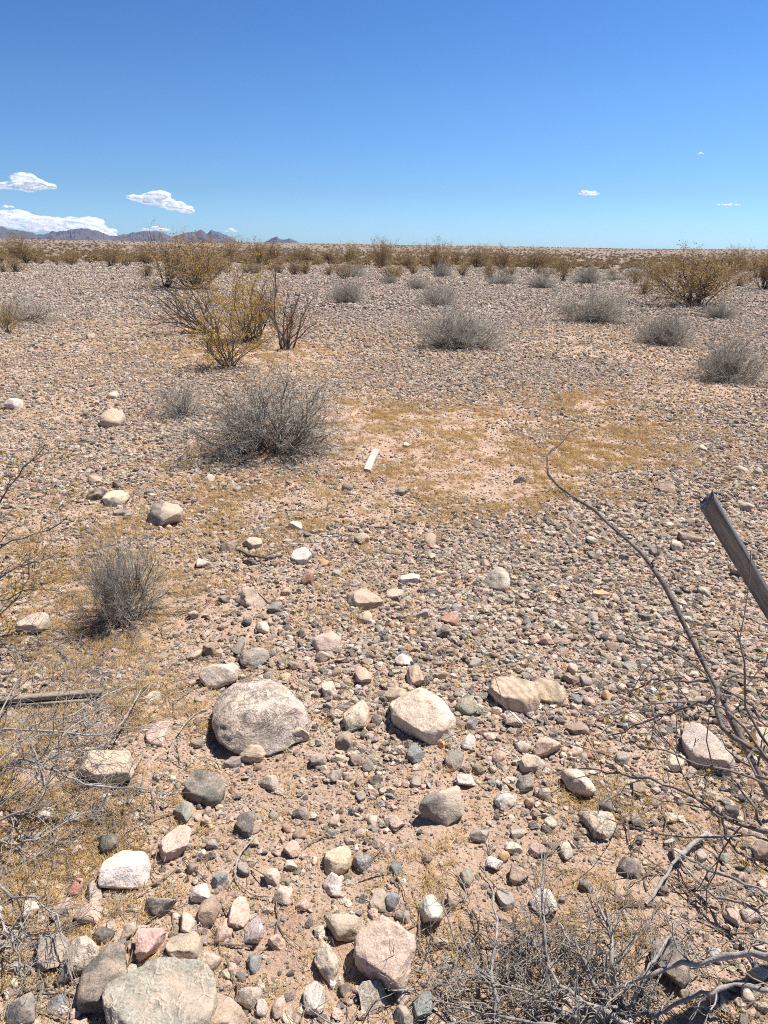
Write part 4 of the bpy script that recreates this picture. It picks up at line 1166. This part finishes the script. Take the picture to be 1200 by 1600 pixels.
V, F = tubes(P0, 6); add_obj('stems', np_mesh('stems', rel(V), F, M['brown_branch'], True), root)
V, F = tubes([(clampz(Pk), Rk), (clampz(Pm), np.maximum(Rm, .0008))], 4); add_obj('twigs', np_mesh('twigs', rel(V), F, M['dark_twig'], True), root)
s_ = rg.random(len(Pm)) > .45
V, F = leaves(Pm[s_], 5, .0085, rg, .008); add_obj('foliage', np_mesh('foliage', rel(V), F, M['leaf_gold']), root)
tag(root, 'leafy golden creosote branches reaching in from the left edge', 'creosote')

# --- loose sticks lying on the sand
def stick(pts, r0, r1, label, mat='dead_branch', forks=2):
    base = ground(pts[0][0], pts[0][1])
    P0 = jit(branch_set([([G(x, y, l) for x, y, l in pts], r0, r1)], 16), .0018, rg)
    A, AR = P0[0][0][:, ::2], P0[0][1][:, ::2]
    sets = list(P0)
    if forks:
        Pk, Rk = kids(A, AR, forks, .2, .8, (.4, .9), (.15, .35), .65, 6, .15, 0, rg, .5); sets.append((clampz(Pk), Rk))
    V, F = tubes(sets, 6)
    o = add_obj('dead_stick', np_mesh('dead_stick', V - base, F, M[mat], True), None, base)
    tag(o, label, 'stick')
stick([(262, 1183, .008), (275, 1150, .012), (300, 1120, .01), (322, 1108, .008)], .003, .0018, 'thin bleached stick on sand left of the cracked boulder')
stick([(398, 1306, .008), (372, 1340, .012), (368, 1365, .01), (385, 1392, .01), (420, 1402, .008)], .003, .002, 'curved bare stick lying below the black split stone', 'dead_branch', 1)
stick([(432, 1400, .008), (432, 1440, .01), (430, 1480, .008)], .002, .0015, 'short thin straight stick lying left of the cream round stone', 'brown_branch', 0)
stick([(85, 1010, .012), (100, 1025, .014), (110, 1035, .01)], .006, .004, 'short thick dark stick on sand near the pale cracked stone', 'brown_branch', 1)
stick([(250, 1495, .01), (285, 1470, .02), (312, 1440, .012)], .0028, .0018, 'thin grey stick leaning across stones behind the veined boulder', 'dead_branch', 1)
stick([(345, 845, .008), (400, 870, .02), (440, 868, .01)], .008, .005, 'crooked weathered root piece lying left of the small white oval stone', 'brown_branch', 2)

# ------------------------------------------------------------------ timber
def beam(name, A, B, w, t, side, mat, seed, n=40, chip=.02, rough=1.0):
    """weathered board from A to B; side = direction of its width; local x runs along the board for laths, z for posts"""
    rg2 = np.random.default_rng(seed)
    A, B = np.asarray(A, float), np.asarray(B, float)
    L = np.linalg.norm(B - A); z = (B - A) / L
    sx = np.asarray(side, float); sx = sx - (sx @ z) * z; sx /= np.linalg.norm(sx); sy = np.cross(z, sx)
    # cross-section outline with small ridges of grain
    mW, mT = 14, 6
    ol = [(u, -.5) for u in np.linspace(-.5, .5, mW)] + [(.5, v) for v in np.linspace(-.5, .5, mT)[1:]] + \
         [(u, .5) for u in np.linspace(.5, -.5, mW)[1:]] + [(-.5, v) for v in np.linspace(.5, -.5, mT)[1:-1]]
    ol = np.array(ol); m2 = len(ol)
    cr = np.maximum(np.abs(ol[:, 0]) - .44, 0) * np.maximum(np.abs(ol[:, 1]) - .40, 0) * 14
    ol2 = ol * (1 - cr)[:, None]
    g = rg2.normal(0, 1, m2)
    rows = []
    for k2 in range(n):
        s = k2 / (n - 1)
        q = np.stack([ol2[:, 0] * 9 + seed, ol2[:, 1] * 9, np.full(m2, s * 3.0)], -1)
        dsp = 1 + rough * (.02 * fbm(q, 3, seed) + .012 * g)
        p = ol2 * dsp[:, None]
        e = s * L
        zz = np.full(m2, e)
        if k2 == 0: zz = zz + chip * L * (.25 * np.abs(fbm(q * 2, 3, seed + 5)) + .8 * (.5 - p[:, 0]))
        if k2 == n - 1: zz = zz - .25 * chip * L * np.abs(fbm(q * 2, 3, seed + 6))
        warp = .003 * math.sin(s * 4 + seed)
        rows.append(np.stack([p[:, 0] * w + warp, p[:, 1] * t, zz], -1))
    V = np.vstack(rows)
    F = [[k2 * m2 + i, k2 * m2 + (i + 1) % m2, (k2 + 1) * m2 + (i + 1) % m2, (k2 + 1) * m2 + i] for k2 in range(n - 1) for i in range(m2)]
    c0 = V[:m2].mean(0); c1 = V[-m2:].mean(0); nV = len(V); V = np.vstack([V, c0, c1])
    T3 = [[(i + 1) % m2, i, nV] for i in range(m2)] + [[(n - 1) * m2 + i, (n - 1) * m2 + (i + 1) % m2, nV + 1] for i in range(m2)]
    me = np_mesh(name, V, [np.array(F), np.array(T3)], mat, False)
    o = add_obj(name, me)
    Mx = Matrix(((sx[0], sy[0], z[0], A[0]), (sx[1], sy[1], z[1], A[1]), (sx[2], sy[2], z[2], A[2]), (0, 0, 0, 1)))
    o.matrix_world = Mx
    return o

top = at_depth(1104, 776, 1.25); bot = ground(1470, 1370); bot[2] -= .05
o = beam('wooden_post', top, bot, .029, .022, RT - .25 * FW, M['grey_wood'], 5, 60, .012, 1.6)
tag(o, 'weathered grey wooden post leaning in from the right edge', 'post')
a, b = ground(573, 737, .012), ground(588, 703, .012)
o = beam('lath', a, b, .058, .026, RT, M['white_paint'], 9, 16, .09)
tag(o, 'white painted lath lying on the sand right of the broad twiggy bush', 'lath')
M['lath_z'] = m_wood('weathered_lath_long', (.13, .105, .085), (.30, .25, .20), (.46, .40, .33), (110, 110, 6))
a, b = ground(-60, 1099, .035), ground(160, 1081, .035)
o = beam('lath', a, b, .034, .016, UP0 * .2 + FW, M['lath_z'], 12, 24, .01)
tag(o, 'upper of two weathered laths lying near the left edge', 'lath')
a, b = ground(-60, 1108, .012), ground(141, 1094, .012)
o = beam('lath', a, b, .028, .014, UP0 * .2 + FW, M['lath_z'], 13, 24, .012)
tag(o, 'lower thin weathered lath lying half hidden near the left edge', 'lath')

# ------------------------------------------------------------------ far mountains
def m_mountain():
    m, nt = mat_new('mountain_rock'); t = NT(nt)
    tc = t.n('ShaderNodeTexCoord').outputs['Object']
    c = t.ramp(t.noise(tc, .006, 6, .65).outputs['Fac'], [(.3, (.062, .060, .072)), (.55, (.105, .098, .112)), (.75, (.165, .150, .152))]).outputs['Color']
    t.out(c, .95, t.noise(tc, .02, 5).outputs['Fac'], .6, 18, .1)
    return m
M['mountain'] = m_mountain()

def mountain(profile, dist, depth, seed, label):
    px = np.array([p[0] for p in profile], float); py = np.array([p[1] for p in profile], float)
    na = max(int((px[-1] - px[0]) / .8), 40); nr = 64
    xs = np.linspace(px[0], px[-1], na)
    ys = np.interp(xs, px, py)
    ys = ys - np.clip((386 - ys) / 14, 0, 1) * 2.4 * fbm(np.stack([xs * .16, xs * 0 + seed, xs * 0], -1), 4, seed, .6)
    d = FW[None] + ((xs - 600) / FPX)[:, None] * RT[None] - ((ys - 800) / FPX)[:, None] * UP[None]
    hz = np.linalg.norm(d[:, :2], axis=1); el = d[:, 2] / hz
    az = np.arctan2(d[:, 0], d[:, 1])
    top = CAMH + el * dist
    s = np.linspace(-1, 1, nr)
    AZ, SS = np.meshgrid(az, s)
    TOP = np.broadcast_to(top, AZ.shape)
    R = dist + SS * depth
    X, Y = R * np.sin(AZ), R * np.cos(AZ)
    q = np.stack([X * .0032, Y * .0032, np.full_like(X, seed)], -1).reshape(-1, 3)
    rid = (1 - np.abs(fbm(q, 5, seed, .55))).reshape(X.shape)
    rid = (rid - .55) / .45
    bell = np.clip(1 - np.abs(SS), 0, 1) ** .8
    hgt = np.clip(bell * (1.0 + 2.0 * (rid - .8) * (1 - bell)), 0, 1.0)
    base = 6.0
    Z = base + (TOP - base) * hgt + 10 * (rid - .7) * bell * (TOP > 30)
    V = np.stack([X, Y, Z], -1).reshape(-1, 3)
    j, i = np.meshgrid(np.arange(nr - 1), np.arange(na - 1), indexing='ij')
    F = np.stack([j * na + i, j * na + i + 1, (j + 1) * na + i + 1, (j + 1) * na + i], -1).reshape(-1, 4)
    o = add_obj('hills', np_mesh('hills', V, F, M['mountain'], False)); tag(o, label, 'hills', kind='structure')

mountain([(-260, 372), (-200, 352), (-120, 358), (-60, 346), (-20, 350), (0, 353), (15, 356), (40, 360), (62, 367), (80, 361), (105, 358), (130, 356), (150, 360), (172, 369), (195, 366),
          (215, 362), (232, 359), (250, 360), (268, 370), (285, 366), (300, 362), (315, 359), (322, 364), (330, 358), (340, 360), (355, 367), (378, 380), (390, 384)], 6600, 700, 3,
         'jagged blue-grey mountain ridge on the left horizon')
mountain([(402, 384), (412, 377), (425, 371), (432, 369), (440, 374), (452, 373), (470, 380), (480, 386)], 7000, 400, 8, 'small lone blue-grey peak on the horizon')

# ------------------------------------------------------------------ clouds
def m_cloud():
    m, nt = mat_new('cloud'); t = NT(nt)
    tc = t.n('ShaderNodeTexCoord').outputs['Object']
    lw = t.n('ShaderNodeLayerWeight'); lw.inputs['Blend'].default_value = .35
    a = t.math('ADD', lw.outputs['Facing'], t.math('MULTIPLY', t.math('SUBTRACT', t.noise(tc, .0022, 1.5, .5).outputs['Fac'], .5), .9))
    a = t.ramp(a, [(.10, .30), (.40, .48), (.80, 1.0)]).outputs['Color']
    d = t.n('ShaderNodeBsdfDiffuse'); d.inputs['Color'].default_value = (.50, .50, .50, 1)
    tr = t.n('ShaderNodeBsdfTranslucent'); tr.inputs['Color'].default_value = (.62, .62, .62, 1)
    mx = t.n('ShaderNodeAddShader'); t.l(d.outputs[0], mx.inputs[0]); t.l(tr.outputs[0], mx.inputs[1])
    tp = t.n('ShaderNodeBsdfTransparent'); m2 = t.n('ShaderNodeMixShader')
    t.l(a, m2.inputs[0]); t.l(mx.outputs[0], m2.inputs[1]); t.l(tp.outputs[0], m2.inputs[2])
    o = t.n('ShaderNodeOutputMaterial'); t.l(m2.outputs[0], o.inputs['Surface'])
    return m
M['cloud'] = m_cloud()

def cloud(x, y, w, h, dist, seed, label, lean=0.0, n=70):
    rg2 = np.random.default_rng(seed)
    c = at_depth(x, y, dist)
    W = w * dist / FPX; Hh = h * dist / FPX
    V0, F0 = ico(2); VV = []; FF = []; off = 0
    for k2 in range(n):
        u = rg2.uniform(-1, 1); v = rg2.normal(0, .35)
        env = (1 - abs(u) ** 2) ** .7 * (.55 + .45 * math.sin(3.1 * u + seed) ** 2)
        zz = rg2.random() ** 1.5 * env
        r = Hh * rg2.uniform(.16, .34) * (.45 + .7 * env)
        p = np.array([u * W * .46, v * W * .25, (zz - .42) * Hh * .62 + lean * u * W])
        VV.append(V0 * r * np.array([2.3, 1.6, .75]) + p); FF.append(F0 + off); off += len(V0)
    me = np_mesh('cloud', np.vstack(VV), np.vstack(FF), M['cloud'], True)
    tmp = bpy.data.objects.new('tmp', me); COL.objects.link(tmp)
    md = tmp.modifiers.new('r', 'REMESH'); md.mode = 'VOXEL'; md.voxel_size = Hh / 18; md.use_smooth_shade = True
    m3 = tmp.modifiers.new('s', 'SMOOTH'); m3.factor = .5; m3.iterations = 10
    dg = bpy.context.evaluated_depsgraph_get()
    me2 = bpy.data.meshes.new_from_object(tmp.evaluated_get(dg)); me2.name = 'cloud'
    bpy.data.objects.remove(tmp); bpy.data.meshes.remove(me)
    nv = len(me2.vertices); co = np.zeros(nv * 3, np.float32); me2.vertices.foreach_get('co', co); co = co.reshape(-1, 3)
    no = np.zeros(nv * 3, np.float32); me2.vertices.foreach_get('normal', no); no = no.reshape(-1, 3)
    q = co / Hh
    co = co + no * (Hh * (.07 * fbm(q * 2.4 + seed, 3, seed)))[:, None]
    me2.vertices.foreach_set('co', co.astype(np.float32).ravel()); me2.update()
    if not me2.materials: me2.materials.append(M['cloud'])
    o = add_obj('cloud', me2, None, c); tag(o, label, 'cloud', 'small clouds in the blue sky')

cloud(38, 286, 92, 26, 14000, 1, 'small white puffy cloud at the left edge, highest on the left')
cloud(252, 314, 100, 24, 14000, 2, 'small white cloud on its own above the mountains', -.10)
cloud(75, 347, 235, 36, 16500, 3, 'long white cloud bank resting behind the mountain ridge', -.05, 110)
cloud(242, 357, 46, 9, 16000, 4, 'thin flat cloud just above the middle mountain peak', 0, 40)
cloud(362, 360, 20, 6, 16000, 5, 'tiny cloud scrap above the right end of the ridge', 0, 24)
cloud(920, 301, 34, 9, 15000, 6, 'tiny white cloud in the right half of the sky', 0, 34)
cloud(1138, 319, 36, 5, 15000, 7, 'thin streak of cloud low at the right', 0, 26)
cloud(1095, 239, 9, 4, 15000, 8, 'faintest speck of cloud high at the right', 0, 12)
cloud(12, 323, 22, 5, 15000, 9, 'faint cloud wisp at left edge above the cloud bank', 0, 18)

# ------------------------------------------------------------------ air
def haze():
    bm = bmesh.new(); bmesh.ops.create_cube(bm, size=1)
    for v in bm.verts:
        v.co.x *= 16900; v.co.y *= 16900; v.co.z = -8 if v.co.z < 0 else 270
    me = bpy.data.meshes.new('haze'); bm.to_mesh(me); bm.free()
    m, nt = mat_new('haze'); t = NT(nt)
    pv = t.n('ShaderNodeVolumePrincipled'); pv.inputs['Color'].default_value = (.42, .58, 1, 1)
    pv.inputs['Density'].default_value = .000026; pv.inputs['Anisotropy'].default_value = .2
    o = t.n('ShaderNodeOutputMaterial'); t.l(pv.outputs[0], o.inputs['Volume'])
    me.materials.append(m)
    o = add_obj('haze', me); tag(o, 'thin pale haze over the far plain', 'haze', kind='stuff')
haze()

# ------------------------------------------------------------------ light, sky, camera
SUN_EL, SUN_AZ = math.radians(63), math.radians(56)      # azimuth to the right of the view direction (+Y)
sun_dir = Vector((math.sin(SUN_AZ) * math.cos(SUN_EL), math.cos(SUN_AZ) * math.cos(SUN_EL), math.sin(SUN_EL)))
ld = bpy.data.lights.new('sun', 'SUN'); ld.energy = 5.0; ld.angle = math.radians(.53); ld.color = (1, .955, .89)
lo = bpy.data.objects.new('sun', ld); COL.objects.link(lo); lo.rotation_euler = sun_dir.to_track_quat('Z', 'Y').to_euler(); lo.location = (0, 0, 50)

w = bpy.data.worlds.new('World'); S.world = w; w.use_nodes = True
nt = w.node_tree; nt.nodes.clear(); t = NT(nt)
sky = t.n('ShaderNodeTexSky'); sky.sky_type = 'NISHITA'; sky.sun_disc = False
sky.sun_elevation = SUN_EL; sky.sun_rotation = SUN_AZ
sky.altitude = 300; sky.air_density = 1.0; sky.dust_density = .3; sky.ozone_density = 1.6
bg = t.n('ShaderNodeBackground'); bg.inputs['Strength'].default_value = .11
gm = t.n('ShaderNodeGamma'); gm.inputs[1].default_value = 1.9; t.l(sky.outputs[0], gm.inputs[0])
EXPO = .66
gain = [.11 ** .9 * g / 2 ** EXPO for g in (1.05, 1.24, 1.40)]
gx_ = t.n('ShaderNodeSeparateXYZ'); t.l(t.n('ShaderNodeTexCoord').outputs['Generated'], gx_.inputs[0])
tone = t.ramp(gx_.outputs[2], [(0, (.34, .455, .80)), (.021, (.36, .47, .775)), (.073, (.405, .435, .545)), (.177, (.57, .57, .56)), (.265, (.60, .63, .60)), (.6, (.95, .85, .62))])
graded = t.mix(1.0, gm.outputs[0], tone.outputs['Color'], 'MULTIPLY')
t.l(t.mix(1.0, graded, [2 * g for g in gain], 'MULTIPLY'), bg.inputs['Color'])
o = t.n('ShaderNodeOutputWorld'); t.l(bg.outputs[0], o.inputs['Surface'])

cd = bpy.data.cameras.new('camera'); cam = bpy.data.objects.new('camera', cd); COL.objects.link(cam)
cd.sensor_fit = 'VERTICAL'; cd.sensor_height = 36; cd.sensor_width = 27; cd.lens = 36 * FPX / 1600
cd.clip_start = .05; cd.clip_end = 60000
cam.matrix_world = Matrix(((RT[0], UP[0], -FW[0], CAM[0]), (RT[1], UP[1], -FW[1], CAM[1]), (RT[2], UP[2], -FW[2], CAM[2]), (0, 0, 0, 1)))
S.camera = cam
S.view_settings.view_transform = 'Standard'; S.view_settings.look = 'None'
S.view_settings.exposure = EXPO; S.view_settings.gamma = 1.0
S.render.engine = 'CYCLES'
S.cycles.max_bounces = 6; S.cycles.diffuse_bounces = 3; S.cycles.transparent_max_bounces = 16; S.cycles.volume_bounces = 1
S.cycles.use_denoising = False; S.cycles.use_adaptive_sampling = False
S.cycles.filter_width = 1.05
S.cycles.sample_clamp_indirect = 4
